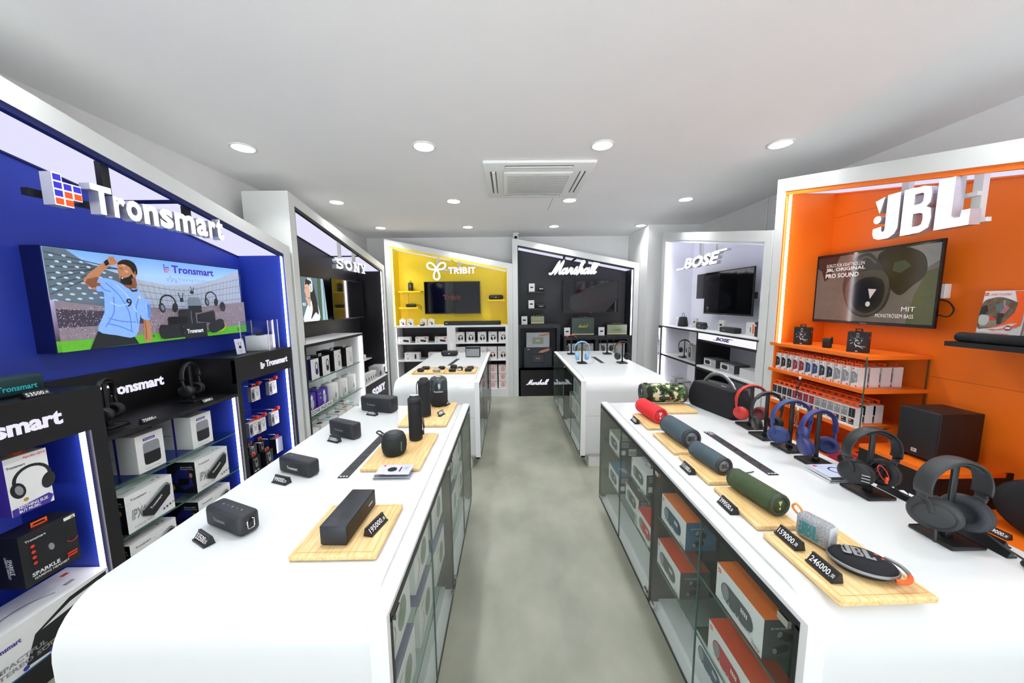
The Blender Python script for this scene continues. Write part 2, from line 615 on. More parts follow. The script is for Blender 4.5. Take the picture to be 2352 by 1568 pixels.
# ------------------------------------------------------------------ generic booth
def hh(w, hL, hR):
    return lambda x: hL + (hR - hL) * x / w
def booth(label, loc, rz, W, D, hL, hR, lining, edge, strip_side, bars, lights=True, cross=None, barmat=None, t=.085, top=.095):
    r = thing('display_booth', label, 'display booth', loc, rz, 'wall display booths')
    h = hh(W, hL, hR)
    MB().prism([(0, 0), (t, 0), (t, h(t)), (0, hL)], 0, D, FRAMEW).build('side_post', r)
    MB().prism([(W - t, 0), (W, 0), (W, hR), (W - t, h(W - t))], 0, D, FRAMEW).build('side_post', r)
    MB().prism([(t, h(t) - top), (W - t, h(W - t) - top), (W - t, h(W - t)), (t, h(t))], 0, D, FRAMEW).build('top_band', r)
    e = .012
    MB().prism([(t, 0), (W - t, 0), (W - t, h(W - t) - top), (t, h(t) - top)], D - .02, D, lining).build('back_panel', r)
    MB().prism([(t, 0), (t + e, 0), (t + e, h(t + e) - top), (t, h(t) - top)], .004, D - .02, lining).build('side_lining', r)
    MB().prism([(W - t - e, 0), (W - t, 0), (W - t, h(W - t) - top), (W - t - e, h(W - t) - top)], .004, D - .02, lining).build('side_lining', r)
    a0, a1 = t + e, W - t - e
    g = .008
    def slope(x0, x1, y0, y1, dz0, dz1, m, nm):
        # slab that follows the sloping top
        f = lambda x: h(x) - top
        b = MB()
        vs = [(x, y, f(x) - d) for d in (dz1, dz0) for y in (y0, y1) for x in (x0, x1)]
        b.add(vs, [(0, 2, 3, 1), (4, 5, 7, 6), (0, 1, 5, 4), (2, 6, 7, 3), (0, 4, 6, 2), (1, 3, 7, 5)], m)
        return b.build(nm, r)
    slope(a0, a1, .004, .034, 0, .03, edge, 'top_edge_strip')
    slope(a0, a1, D - .03, D - .02, 0, .03, edge, 'top_edge_strip')
    c = cross if cross else (a0 + a1) / 2
    slope(a0 + .01, c - .02, .034, D - .03, g, g + .012, LIGHTPANEL, 'light_panel')
    slope(c + .02, a1 - .01, .034, D - .03, g, g + .012, LIGHTPANEL, 'light_panel')
    slope(c - .02, c + .02, .034, D - .03, 0, .024, edge, 'cross_strip')
    for s in strip_side:
        x, z0, z1, y = s
        z1 = z1 or h(x) - top - .02
        MB().box(x - .009, x + .009, y, y + .008, z0, z1, LED).build('led_strip', r)
    for (x, z0, y) in bars:
        MB().box(x - .018, x + .018, y, y + .03, z0, h(x) - top + .005, barmat or FRAMEW).build('hanging_bar', r)
    return r, h
def tv(name, label, loc, rz, w, h, art=None, th=.045, mat=None):
    r = thing(name, label, 'television', loc, rz)
    b = MB(); b.box(0, w, 0, .012, 0, h, NEARB); b.rbox(.06, w - .06, .012, th, .05, h - .06, .01, BLACKP, 2)
    b.build('housing', r)
    f = .009
    MB().box(f, w - f, -.0015, .0, f + .008, h - f, mat or SCR).build('screen', r)
    b = MB()
    b.box(0, w, -.004, 0, 0, f + .008, BLACKP); b.box(0, w, -.004, 0, h - f, h, BLACKP); b.box(0, f, -.004, 0, f + .008, h - f, BLACKP); b.box(w - f, w, -.004, 0, f + .008, h - f, BLACKP)
    b.build('bezel', r)
    MB(T(0, -.0042, 0)).text('SAMSUNG', w / 2 - .022, w / 2 + .022, .005, .011, INKL).build('maker_letters', r)
    MB().box(w * .35, w * .65, th, th + .03, h * .3, h * .7, BLACKP).build('wall_bracket', r)
    if art:
        a = MB(T(0, -.0018, 0)); art(a); a.build('picture', r)
    return r
SCR = P('tv_screen_glass', '#08090b', .06, noise=.02, spec=.6)
# ------------------------------------------------------------------ printed motifs and cartons
def art_headphone(a, cx, cz, s, m=INK, m2=None):
    a.stroke(arc(cx, cz, s * .42, -10, 190, 14), s * .09, m)
    a.ell(cx - s * .36, cz - s * .26, s * .17, s * .27, m, 16, .2)
    a.ell(cx + s * .36, cz - s * .26, s * .17, s * .27, m, 16, -.2)
    if m2:
        a.ell(cx - s * .34, cz - s * .26, s * .09, s * .17, m2, 12, .2)
def art_side_headphone(a, cx, cz, s, m=INK):
    a.stroke(spline([(cx - s * .18, cz - s * .1), (cx - s * .16, cz + s * .35), (cx, cz + s * .5), (cx + s * .15, cz + s * .3), (cx + s * .14, cz - s * .1)], 4), s * .09, m)
    a.ell(cx, cz - s * .25, s * .2, s * .26, m, 16)
def art_capsule(a, cx, cz, L, R, m, rot=0., end=None, logo=None):
    pts = []
    for (x, z) in arc(L / 2 - R, 0, R, -90, 90, 8) + arc(-L / 2 + R, 0, R, 90, 270, 8):
        pts.append((cx + x * math.cos(rot) - z * math.sin(rot), cz + x * math.sin(rot) + z * math.cos(rot)))
    a.poly(pts, m)
    if end:
        ex, ez = cx + (-L / 2 + R * .7) * math.cos(rot), cz + (-L / 2 + R * .7) * math.sin(rot)
        a.ell(ex, ez, R * .55, R * .8, end, 14, rot)
    if logo:
        lx, lz = cx + .1 * L * math.cos(rot), cz + .1 * L * math.sin(rot)
        a.text(logo[0], lx - L * .18, lx + L * .18, lz - R * .28, lz + R * .28, logo[1], .03, rot=rot)
def lines(a, x0, x1, z, n, dz, m, w=.0016):
    for i in range(n):
        a.quad(x0, x0 + (x1 - x0) * (1 - .12 * (i % 3)), z - i * dz, z - i * dz + w, m)
def carton(w, h, d, body=CARD, side=None, top=None, front=None, left=None, right=None, topart=None, tab=None, frontm=None):
    def mk(r):
        MB().box(-w / 2, w / 2, 0, d, 0, h, side or body, dict(front=frontm or body, top=top or body, back=body)).build('carton', r)
        if front:
            a = MB(T(0, -.0002, 0)); front(a); a.build('front_print', r)
        if left:
            a = MB(T(-w / 2 - .0002, d, 0) @ RZ(-PI / 2)); left(a); a.build('side_print', r)
        if right:
            a = MB(T(w / 2 + .0002, 0, 0) @ RZ(PI / 2)); right(a); a.build('side_print', r)
        if topart:
            a = MB(T(0, 0, h + .0002) @ RX(-PI / 2)); topart(a); a.build('top_print', r)
        if tab:
            tm, tw, th_ = tab
            b = MB()
            b.ribbon([(-tw / 2, h), (-tw / 2, h + th_), (tw / 2, h + th_), (tw / 2, h)], th_ * .38, d * .3, d * .3 + .0015, tm)
            b.box(-tw / 2, tw / 2, d * .3, d * .3 + .0015, h, h + th_ * .35, tm)
            b.build('hang_tab', r)
    return mk
ORD = ['first', 'second', 'third', 'fourth', 'fifth', 'sixth', 'seventh', 'eighth', 'ninth', 'tenth', 'eleventh', 'twelfth', 'thirteenth', 'fourteenth']

# price tags: folded black rail with white digits; faces -y, tilted back
def price_tag(digits, label, loc, rz=0., L=.078):
    r = thing('price_tag', label, 'price tag', loc, rz, 'black price tags with white digits')
    b = MB()
    b.add([(-L / 2, -.012, 0), (L / 2, -.012, 0), (L / 2, .014, 0), (-L / 2, .014, 0), (-L / 2, -.012, .003), (L / 2, -.012, .003), (L / 2, .004, .026), (-L / 2, .004, .026), (-L / 2, .009, .026), (L / 2, .009, .026), (L / 2, .014, .003), (-L / 2, .014, .003)],
          [(0, 3, 2, 1), (0, 1, 5, 4), (4, 5, 6, 7), (7, 6, 9, 8), (8, 9, 10, 11), (11, 10, 2, 3), (1, 2, 10, 9, 6, 5), (0, 4, 7, 8, 11, 3)], BLACKP)
    b.box(-L / 2, L / 2, -.0155, -.0125, .0, .005, BLACKP)
    b.box(-L / 2, L / 2, .0015, .0045, .024, .0275, BLACKP)
    b.build('rail', r)
    a = MB(T(0, -.0125, .003) @ RX(-math.atan2(.016, .023)))
    n = len(digits)
    a.text(digits, -L * .44, L * .27, .005, .022, INKW, .012)
    a.text('.', L * .29, L * .315, .005, .0085, INKW, .02)
    a.text('00', L * .34, L * .44, .007, .0175, INKW, .01)
    a.build('digits', r)
    return r

# letters fixed to a face
def letters(parent, t, x0, x1, z0, z1, y, m, name='letters', bold=.02, shear=0., ext=.008, side=None, M=None):
    b = MB(M or ID)
    b.text(t, x0, x1, z0, z1, m, bold, shear, ext, y, side)
    return b.build(name, parent)
def pixel_mark(b, x0, z0, s, y0, y1, cols, side=None, gap=.25):
    """the blue and orange block mark"""
    G = [(0, 3, 0), (0, 2, 0), (1, 2, 0), (2, 2, 0), (0, 1, 0), (1, 1, 1), (2, 1, 1), (0, 0, 1), (1, 0, 1)]
    for i, j, c in G:
        b.box(x0 + i * s + s * gap / 2, x0 + (i + 1) * s - s * gap / 2, y0, y1, z0 + j * s + s * gap / 2, z0 + (j + 1) * s - s * gap / 2, side or cols[c], dict(front=cols[c]))
MARSHALL = [  # cursive strokes, height 1
    spline([(-.02, .12), (.08, .02), (.22, .10), (.36, .5), (.52, .95), (.5, .5), (.46, .05), (.62, .45), (.84, .98), (.8, .5), (.78, .12), (.86, .04), (.96, .14)], 5),
    spline([(1.28, .36), (1.16, .44), (1.02, .32), (1.0, .12), (1.1, .03), (1.22, .14), (1.32, .42), (1.3, .14), (1.38, .04), (1.48, .16), (1.58, .46), (1.64, .38), (1.74, .42), (1.7, .16), (1.78, .03), (1.9, .16), (2.06, .52), (2.08, .36), (2.16, .18), (2.06, .03), (1.94, .08)], 5),
    spline([(2.16, .1), (2.3, .3), (2.5, .86), (2.46, 1.0), (2.36, .84), (2.3, .4), (2.26, .02), (2.4, .36), (2.52, .44), (2.56, .3), (2.52, .1), (2.62, .04), (2.72, .16)], 5),
    spline([(3.02, .36), (2.9, .44), (2.76, .32), (2.74, .12), (2.84, .03), (2.96, .14), (3.06, .42), (3.04, .14), (3.12, .04), (3.24, .2), (3.42, .62), (3.52, .96), (3.42, 1.0), (3.32, .7), (3.26, .24), (3.34, .04), (3.46, .16), (3.66, .64), (3.76, 1.0), (3.66, 1.04), (3.56, .7), (3.5, .24), (3.58, .04), (3.74, .2)], 5)]
def marshall(parent, x0, x1, z0, z1, y, ext, m, side=None, name='letters', wk=.105):
    b = MB()
    sx, sz = (x1 - x0) / 3.9, (z1 - z0) / 1.0
    sh = .32
    for st in MARSHALL:
        b.ribbon([(x0 + (p[0] + .02) * sx * .93 + p[1] * sz * sh, z0 + p[1] * sz) for p in st], wk * sz, y - ext, y, m, side)
        y -= .0004
    return b.build(name, parent)
def bose(b, x0, x1, z0, z1, y, ext, m, side=None):
    w = x1 - x0; h = z1 - z0
    sh = .42 * h
    tx0, tx1 = x0 + w * .14, x0 + w * .80
    b.text('BOSE', tx0, tx1, z0, z1, m, .045, .42, ext, y, side)
    def bar(a0, a1, zz0, zz1):
        b.prism([(a0 + .42 * (zz0 - z0), zz0), (a1 + .42 * (zz0 - z0), zz0), (a1 + .42 * (zz1 - z0), zz1), (a0 + .42 * (zz1 - z0), zz1)], y - ext, y, m, side)
    bar(x0, tx0 + w * .04, z0, z0 + h * .14)
    bar(tx1 - w * .06, x1 - sh, z1 - h * .14, z1)
def jbl(b, x0, x1, z0, z1, y, ext, m, side=None, mark=True):
    """J B L block letters with the exclamation mark beside the J"""
    w, h = x1 - x0, z1 - z0
    X = lambda u: x0 + u * w
    Z = lambda v: z0 + v * h
    q = lambda pts: [(X(u), Z(v)) for u, v in pts]
    b.prism(q([(.15, 1), (.30, 1), (.30, .2), (.27, .08), (.2, 0), (.08, 0), (.02, .05), (0, .15), (0, .27), (.105, .3), (.105, .2), (.13, .16), (.15, .2)]), y - ext, y, m, side)
    for hole in (0,):
        b.prism(q([(.34, 0), (.34, 1), (.46, 1), (.46, 0)]), y - ext, y, m, side)
        b.ribbon(q([(.45, .92), (.54, .92), (.585, .88), (.595, .78), (.59, .64), (.55, .56), (.45, .55)]), w * .075, y - ext, y, m, side)
        b.ribbon(q([(.45, .51), (.55, .5), (.6, .44), (.61, .28), (.595, .13), (.54, .08), (.45, .08)]), w * .08, y - ext, y, m, side)
    b.prism(q([(.69, 0), (.69, 1), (.84, 1), (.84, .22), (.87, .17), (.92, .17), (.93, .3), (1, .3), (1, 0)]), y - ext, y, m, side)
    if mark:
        b.prism(q([(0, .92), (.115, .98), (.065, .62)]), y - ext, y, m, side)
        b.prism(q([(.045 + .048 * math.cos(a), .475 + .09 * math.sin(a)) for a in [i * PI / 8 for i in range(16)]]), y - ext, y, m, side)

# ------------------------------------------------------------------ blue booth (left wall)
PL = PI / 2
BY = .95
blue, hB = booth('large royal blue booth with slanted white frame on the left wall', (-2.0, BY, 0), PL, 2.27, .42, 2.63, 2.125, BLUEB, BLUEE,
                 [(2.17, 1.222, None, .014)], [(.88, 2.16, .03), (1.32, 2.16, .03)], cross=1.25, barmat=BLACKP)
MB().box(.575, 1.5, .0285, .055, 2.075, 2.105, BLACKP).build('sign_rail', blue)
sg = thing('illuminated_sign', 'lit white block letters with a blue and orange pixel mark hanging in the blue booth', 'sign', (-1.95, BY, 0), PL)
b = MB()
b.prism([(.600, 2.041), (.665, 2.041), (.665, 2.076), (.699, 2.076), (.699, 2.144), (.634, 2.144), (.634, 2.178), (.600, 2.178)], 0, .05, SIGNW, SIGNSIDE)
b.build('mark_body', sg)
b = MB(); pixel_mark(b, .600, 2.042, .0335, -.0015, 0, [SIGNB, SIGNO], gap=.2); b.build('mark_squares', sg)
for ch, xa, xb, z1 in (('T', .736, .822, 2.176), ('r', .826, .879, 2.144), ('o', .882, .957, 2.146), ('n', .966, 1.042, 2.146), ('s', 1.052, 1.128, 2.148), ('m', 1.138, 1.267, 2.148), ('a', 1.277, 1.355, 2.15), ('r', 1.367, 1.42, 2.15), ('t', 1.424, 1.480, 2.178)):
    letters(sg, ch, xa, xb, 2.042, z1, .025, SIGNW, 'letter', .035, 0, .05, SIGNSIDE)

# lightbox poster
POS = [(.0, '#4f9a2c'), (.11, '#6db23c'), (.115, '#4d4552'), (.3, '#8d7c96'), (.5, '#a9a7c8'), (.8, '#9fc6ee'), (1., '#6fa4e8')]
SKYM = ramp_mat('poster_sky_print', POS, 'Z', 0, .54, .5, emit=.55)
def SP(p): return spline(p, 3, True)
def pm(n, c, e=.5): return P('poster_' + n, c, .5, emit=c, es=e, noise=.08, scale=40)
lb = thing('lightbox_poster', 'wide lightbox poster of a cheering footballer in a sky blue shirt beside black speakers', 'poster', (-2.3, 1.74, 1.365), PL)
b = MB(); b.box(0, 1.24, 0, .1, 0, .54, BLUEE); b.build('box_frame', lb)
b = MB(T(0, -.0005, 0)); b.quad(.004, 1.236, .004, .536, SKYM); b.build('printed_sheet', lb)
a = MB(T(0, -.001, 0))
STEELP, STEELD, LACE = pm('roof', '#5f6d78'), pm('roof_beam', '#39454f'), pm('roof_hole', '#a9c8e0')
a.poly([(.006, .534), (.096, .535), (.172, .478), (.251, .45), (.406, .404), (.535, .378), (.449, .235), (.213, .237), (.006, .273)], STEELP)
RF2 = pm('roof_right', '#a5b0c2')
a.poly([(.407, .404), (.607, .372), (.814, .39), (1.012, .44), (1.235, .53), (1.235, .263), (.706, .216), (.416, .228)], RF2)
for i in range(7):
    a.stroke([(.01, .30 + i * .035), (.20 + .03 * i, .47 - i * .004 if i > 2 else .40 + i * .03)], .005, STEELD)
random.seed(3)
for i in range(9):
    for j in range(8):
        x, z = .025 + j * .05 + (i % 2) * .02, .27 + i * .028 + j * .004
        if z < .52 - x * .42 + .02 and x < .45:
            a.ell(x, z, .0115 - .0003 * i, .0055, LACE, 10, -.15)
for i in range(26):
    x = .43 + i * .031
    zt = .372 + .4 * max(0, (x - .62)) ** 2 + .06 * max(0, .62 - x)
    a.stroke([(x, .225 + .05 * max(0, x - .7)), (min(1.225, x + .25 * (x - .72) * .4), min(.49, zt - .012))], .002, STEELP)
for i in range(4):
    a.stroke(spline([(.41, .25 + i * .04), (.7, .23 + i * .037), (1.0, .27 + i * .045), (1.222, .29 + i * .055)], 4), .003, STEELP)
CR = [pm('crowd%d' % i, c, .4) for i, c in enumerate(('#5b4a58', '#867a86', '#3d3848', '#b69c9c', '#d8cfdc'))]
a.poly([(.004, .268), (.213, .237), (.706, .216), (1.235, .262), (1.235, .066), (.362, .058), (.004, .061)], CR[1])
a.poly([(.004, .225), (.3, .205), (.45, .18), (.45, .13), (.004, .13)], CR[2])
y_ = a.up()
for i in range(2600):
    x, z = random.uniform(.006, 1.225), random.uniform(.068, .232)
    s_ = random.uniform(.0015, .0042)
    a.add([(x, y_, z), (x + s_, y_, z), (x + s_, y_, z + s_), (x, y_, z + s_)], [(0, 1, 2, 3)], random.choice(CR))
GR = pm('grass', '#58a82c'); GR2 = pm('grass_dark', '#3b7d22')
a.poly([(.004, .061), (.363, .06), (1.235, .068), (1.235, .008), (.004, .005)], GR)
for i in range(30):
    x = random.uniform(.01, 1.2); a.quad(x, x + random.uniform(.01, .05), random.uniform(.008, .05), random.uniform(.051, .055), GR2) if i % 3 == 0 else None
SK, SKD, HR = pm('skin', '#b07a58'), pm('skin_shade', '#7e4f38'), pm('hair', '#17120f', .3)
SH, SHD, SHL, SHT = pm('shirt', '#7fa9ea'), pm('shirt_fold', '#5580cc'), pm('shirt_light', '#a9c8f6'), pm('shorts', '#1c2229', .3)
a.poly(SP([(.238, .479), (.258, .463), (.208, .403), (.2, .335), (.169, .331), (.139, .363), (.134, .38), (.165, .418), (.216, .465)]), SK)
a.poly([(.15, .385), (.2, .40), (.2, .345), (.165, .338), (.14, .363)], SKD)
a.poly([(.264, .516), (.287, .523), (.305, .493), (.3, .479), (.263, .466), (.256, .493)], SK)
for k in range(3):
    a.stroke([(.27 + k * .009, .515 - k * .003), (.275 + k * .009, .495 - k * .003)], .0015, SKD)
a.poly([(.237, .485), (.257, .503), (.264, .475), (.244, .463)], HR)
a.poly([(.406, .156), (.442, .154), (.443, .08), (.441, .017), (.396, .015), (.401, .084)], SK)
a.poly([(.163, .101), (.247, .071), (.343, .052), (.363, .008), (.228, .007), (.116, .005)], SHT)
a.poly([(.331, .38), (.382, .409), (.391, .337), (.354, .329), (.316, .353)], SKD)
a.poly(SP([(.202, .391), (.264, .389), (.312, .366), (.344, .341), (.392, .34), (.423, .29), (.455, .255), (.445, .154), (.397, .16), (.391, .181), (.35, .054), (.247, .071), (.163, .104), (.204, .2), (.214, .287), (.213, .318), (.183, .323)]), SH)
for p in ([(.23, .37), (.29, .30), (.33, .2), (.33, .09)], [(.26, .29), (.25, .2), (.2, .12)], [(.4, .3), (.37, .22), (.37, .13)], [(.2, .36), (.22, .33), (.25, .32)], [(.21, .14), (.27, .12), (.34, .08)], [(.22, .17), (.28, .15), (.36, .14)]):
    a.stroke(spline(p, 4), .006, SHD)
for p in ([(.28, .36), (.33, .3), (.37, .2)], [(.24, .26), (.28, .24), (.33, .25)], [(.43, .25), (.43, .19)]):
    a.stroke(spline(p, 4), .005, SHL)
a.poly([(.344, .345), (.366, .334), (.394, .338), (.386, .325), (.36, .322)], SHT)
a.poly(SP([(.305, .496), (.358, .507), (.398, .484), (.401, .438), (.383, .396), (.359, .368), (.318, .373), (.304, .391), (.299, .435), (.299, .467)]), SK)
a.poly(SP([(.304, .487), (.329, .507), (.364, .51), (.395, .491), (.404, .451), (.397, .425), (.379, .436), (.365, .467), (.332, .482), (.304, .477)]), HR)
a.poly([(.306, .40), (.32, .40), (.35, .41), (.37, .43), (.38, .396), (.358, .362), (.323, .363), (.304, .375)], HR)
a.poly([(.318, .425), (.33, .45), (.352, .448), (.36, .42), (.35, .41), (.325, .404)], SK)
a.ell(.315, .397, .008, .014, SHT, 12, .2); a.ell(.315, .401, .005, .005, pm('teeth', '#e8e0dc'), 8)
a.stroke([(.305, .455), (.325, .46)], .003, HR); a.ell(.317, .448, .004, .002, HR, 8); a.stroke([(.303, .445), (.299, .427), (.308, .424)], .002, SKD); a.ell(.388, .437, .006, .011, SKD, 10)
a.text('9', .318, .348, .232, .282, SHT, .02, rot=-.08)
a.ell(.393, .29, .007, .013, pm('badge', '#c9c08a'), 10)
a.poly([(.145, .372), (.17, .345), (.2, .35), (.2, .365), (.17, .37)], SKD); a.poly([(.36, .40), (.385, .41), (.39, .36), (.37, .35)], SKD)
for q in ((.33, .475, .012, .006), (.34, .44, .01, .008)): a.ell(q[0], q[1], q[2], q[3], pm('skin_light', '#c99472'), 12)
a.stroke([(.405, .15), (.408, .08), (.402, .03)], .006, SKD)
a.poly([(.43, .25), (.452, .24), (.442, .158), (.428, .158)], SHD)
b2 = [pm('mblue', '#3d36b0'), pm('mred', '#e0405a')]
for i, j, c in [(0, 3, 0), (0, 2, 0), (1, 2, 0), (2, 2, 0), (0, 1, 0), (1, 1, 1), (2, 1, 1), (0, 0, 1), (1, 0, 1)]:
    a.quad(.563 + i * .0125, .572 + i * .0125, .455 + j * .014, .465 + j * .014, b2[c])
a.text('Tronsmart', .615, .94, .455, .507, pm('logotext', '#3b2fa8'), .03)
a.text('Powering You Ahead', .655, .905, .402, .425, pm('tagline', '#8f96c8'), 0)
a.stroke(spline([(.575, .42), (.58, .4), (.6, .435), (.605, .395), (.62, .42), (.635, .39), (.64, .41)], 4), .0018, STEELD)
PB, PBD, PBL = pm('product', '#20242a', .3), pm('product_dark', '#0f1114', .2), pm('product_light', '#6c7685')
a.poly([(.7, .21), (.7, .275), (.715, .295), (.79, .295), (.804, .275), (.806, .21)], PBL); a.quad(.702, .806, .185, .235, PB)
a.poly([(.621, .105), (.621, .195), (.635, .21), (.73, .212), (.751, .19), (.751, .105)], PB); a.quad(.715, .719, .11, .2, PBL)
a.poly([(.761, .12), (.761, .175), (.90, .205), (.913, .185), (.913, .10)], PB); a.stroke([(.765, .175), (.9, .2)], .004, PBL)
a.poly([(.544, .107), (.544, .155), (.56, .164), (.684, .16), (.684, .105)], PBD)
art_capsule(a, .92, .08, .155, .042, PB, .3); a.stroke(arc(.955, .08, .04, -100, 40, 8), .003, pm('amber', '#e8893a', 1.))
a.quad(.5, .66, .02, .112, PB); a.ell(.5, .07, .022, .045, PB); a.ell(.638, .07, .02, .04, PBD); a.stroke(arc(.638, .07, .024, -80, 80, 8), .004, PBL)
a.quad(.65, .828, .008, .11, PB); a.text('Tronsmart', .669, .796, .042, .072, pm('white', '#eef0f4'), .03)
art_headphone(a, .558, .255, .12, PB, PBL); art_headphone(a, .89, .29, .11, PB, PBL)
a.ell(.985, .225, .026, .038, PB); a.quad(.985, .988, .2, .225, PBL)
a.quad(.64, .665, .262, .29, PB); a.stroke([(.64, .29), (.632, .325)], .006, PB); a.stroke([(.66, .29), (.668, .325)], .006, PB)
a.ell(.735, .33, .016, .013, PB); a.stroke([(.735, .345), (.727, .37)], .005, PB); a.stroke([(.745, .345), (.755, .365)], .005, PB)
a.build('printed_figures', lb)

# black cabinet under it
cb = thing('display_cabinet', 'black three-part cabinet with lit letters along the blue booth', 'cabinet', (-2.0, BY, 0), PL)
D_ = .4
def part(name, parent, *boxes, **k):
    for q in boxes:
        o = MB().box(*q).build(name, parent)
    return o
part('carcass_board', cb, (.1, .64, 0, D_, 1.2, 1.218, BLACKL), (.64, .70, 0, D_, 0, 1.218, BLACKL), (.1, .64, 0, D_, .08, .11, BLACKL), (.1, .64, .0, .02, 0, .08, BLACKL))
part('left_fascia', cb, (.1, .64, 0, .03, 1.018, 1.2, BLACKL))
part('carcass_board', cb, (.70, 1.52, 0, D_, .935, .957, BLACKL), (.70, 1.52, 0, D_, .1, .125, BLACKL), (.70, 1.52, D_ - .02, D_, .957, 1.218, BLACKL), (.70, 1.52, 0, .02, 0, .1, BLACKL))
part('carcass_board', cb, (1.52, 1.56, 0, D_, 0, 1.218, BLACKL), (1.56, 2.17, 0, D_, 1.2, 1.218, BLACKL), (1.56, 2.17, 0, D_, .08, .11, BLACKL), (2.14, 2.17, -.0, .3, 0, 1.2, BLACKL))
part('right_fascia', cb, (1.52, 2.17, -.002, .028, 1.03, 1.2, BLACKL))
part('niche_lining', cb, (.1, .64, D_ - .02, D_, .1, 1.02, BLUEB), (.624, .64, .03, D_, .1, 1.02, BLUEB), (.70, 1.52, D_ - .02, D_, .12, .935, BLUEB), (1.502, 1.52, .02, D_, .12, .935, BLUEB), (1.56, 2.14, D_ - .02, D_, .1, 1.03, BLUEB), (2.12, 2.14, .02, D_, .1, 1.03, BLUEB), (1.56, 1.57, .02, D_, .1, 1.03, BLUEB))
for x, z1 in ((.617, 1.017), (1.497, .934), (2.108, 1.03)):
    part('led_strip', cb, (x - .009, x + .009, .012, .02, .12, z1, LED))
letters(cb, 'Tronsmart', .16, .545, 1.085, 1.155, 0, SIGNS, 'letters', .035, 0, .006)
letters(cb, 'Tronsmart', 1.01, 1.375, 1.065, 1.135, D_ - .02, SIGNS, 'letters', .035, 0, .006)
letters(cb, 'Tronsmart', 1.83, 2.1, 1.095, 1.15, -.002, SIGNS, 'letters', .035, 0, .006)
b = MB()
for i, j in ((0, 3), (0, 2), (1, 2), (2, 2), (0, 1), (1, 1), (2, 1), (0, 0), (1, 0)):
    b.box(1.77 + i * .014, 1.782 + i * .014, -.008, -.002, 1.09 + j * .014, 1.1 + j * .014, SIGNS)
b.build('pixel_mark', cb)
for z in (.665, .39):
    o = part('glass_shelf', cb, (.705, 1.5, .02, D_ - .03, z, z + .008, GSHELF)); 
    part('shelf_edge', cb, (.705, 1.5, .0185, .02, z, z + .008, GEDGE))
# clear hook panels
for z in (.93, .66, .43):
    b = MB()
    b.box(1.6, 2.06, .33, .336, z + .02, z + .05, ACRYL)
    for x in (1.72, 1.80, 1.88, 1.98):
        b.cyl((x, .33, z + .03), (x, .08, z + .03), .003, CHROME, 6)
    b.build('hook_rail', cb)
b = MB()
for z in (.98,):
    b.box(.3, .5, .1, .25, z, z + .03, ACRYL)
b.build('hook_rail', cb)

# cartons in it
def f_round(a):
    a.quad(-.035, .03, .175, .19, INKP); a.text('Tronsmart', -.03, .025, .179, .186, INKW, .02)
    a.poly([(-.04 + q[0] * .09, .035 + q[1] * .13) for q in [(0, .15), (.05, .03), (.2, 0), (.8, 0), (.95, .03), (1, .15), (1, .85), (.95, .97), (.8, 1), (.2, 1), (.05, .97), (0, .85)]], INKG)
    a.poly([(-.04, .055), (-.037, .04), (-.02, .035), (.03, .035), (.047, .04), (.05, .055), (.05, .105), (-.04, .105)], INK)
    a.text('Element T6 Mini', -.035, .04, .012, .019, INKG, 0)
def l_round(a):
    a.quad(.13, .145, 0, .21, INKP); a.text('Tronsmart', .02, .12, .085, .1, INKG, .02)
mkW = carton(.15, .213, .25, CARD, side=CARDS, front=f_round, left=l_round)
for y, nm in ((1.888, 'left'), (2.215, 'right')):
    put('tW', mkW, 'speaker_carton', f'white carton with rounded speaker picture, {nm} one on the top glass shelf', 'box', (-2.055, y, .6735), PL, 'white cartons on the top glass shelf')
def f_force(a):
    a.text('Tronsmart', -.1, -.02, .17, .182, INK, .02); a.text('IPX6', -.1, -.03, .06, .12, INKG, .03, rot=-.1)
    for i in range(26):
        an = i * .7; a.ell(-.02 + .07 * math.cos(an) * (1 + (i % 3) * .3), .115 + .055 * math.sin(an * 1.3), .004, .0015, INKL, 6, an)
    a.poly([(-.055, .06), (.0, .03), (.1, .1), (.108, .16), (.085, .18), (.06, .17), (-.055, .095)], INK)
    a.poly([(-.055, .095), (.06, .17), (.085, .18), (.09, .172), (-.05, .088)], INKG)
    a.text('Tronsmart', -.02, .06, .092, .107, INKW, .02, rot=.6)
    a.stroke([(.085, .165), (.1, .165), (.103, .15)], .003, INKL)
    a.text('FORCE MAX', -.1, .0, .018, .032, INKG, 0); a.text('WATERPROOF OUTDOOR SPEAKER', -.1, .03, .007, .012, INKL, 0)
    for i, m in enumerate((INKP, INK, INKP, GOLD)):
        a.ell(.055 + i * .018, .035 + i * .004, .006, .006, m, 12)
def l_force(a):
    a.quad(.005, .175, .005, .2, INK); a.poly([(.02, .1), (.09, .18), (.14, .15), (.16, .05), (.1, .02), (.05, .06)], INKN)
    a.text('Retractable', .09, .165, .17, .18, INKW, .0); a.text('Portable Strap', .09, .17, .155, .165, INKW, 0)
    a.poly([(.06, .05), (.13, .06), (.14, .1), (.07, .1)], BLACKP); a.ell(.03, .04, .012, .02, SKIN); a.ell(.15, .12, .01, .016, SKIN)
def t_force(a):
    a.text('Tronsmart', -.1, -.02, .05, .065, INKG, .02); a.stroke(spline([(-.07, .12), (-.02, .14), (.03, .12), (.08, .13)], 4), .003, INKG)
    a.quad(.05, .062, .03, .045, INKG); a.quad(.08, .092, .03, .045, INKG)
mkF = carton(.252, .208, .18, CARD, side=INK, top=CARD, front=f_force, left=l_force, topart=t_force)
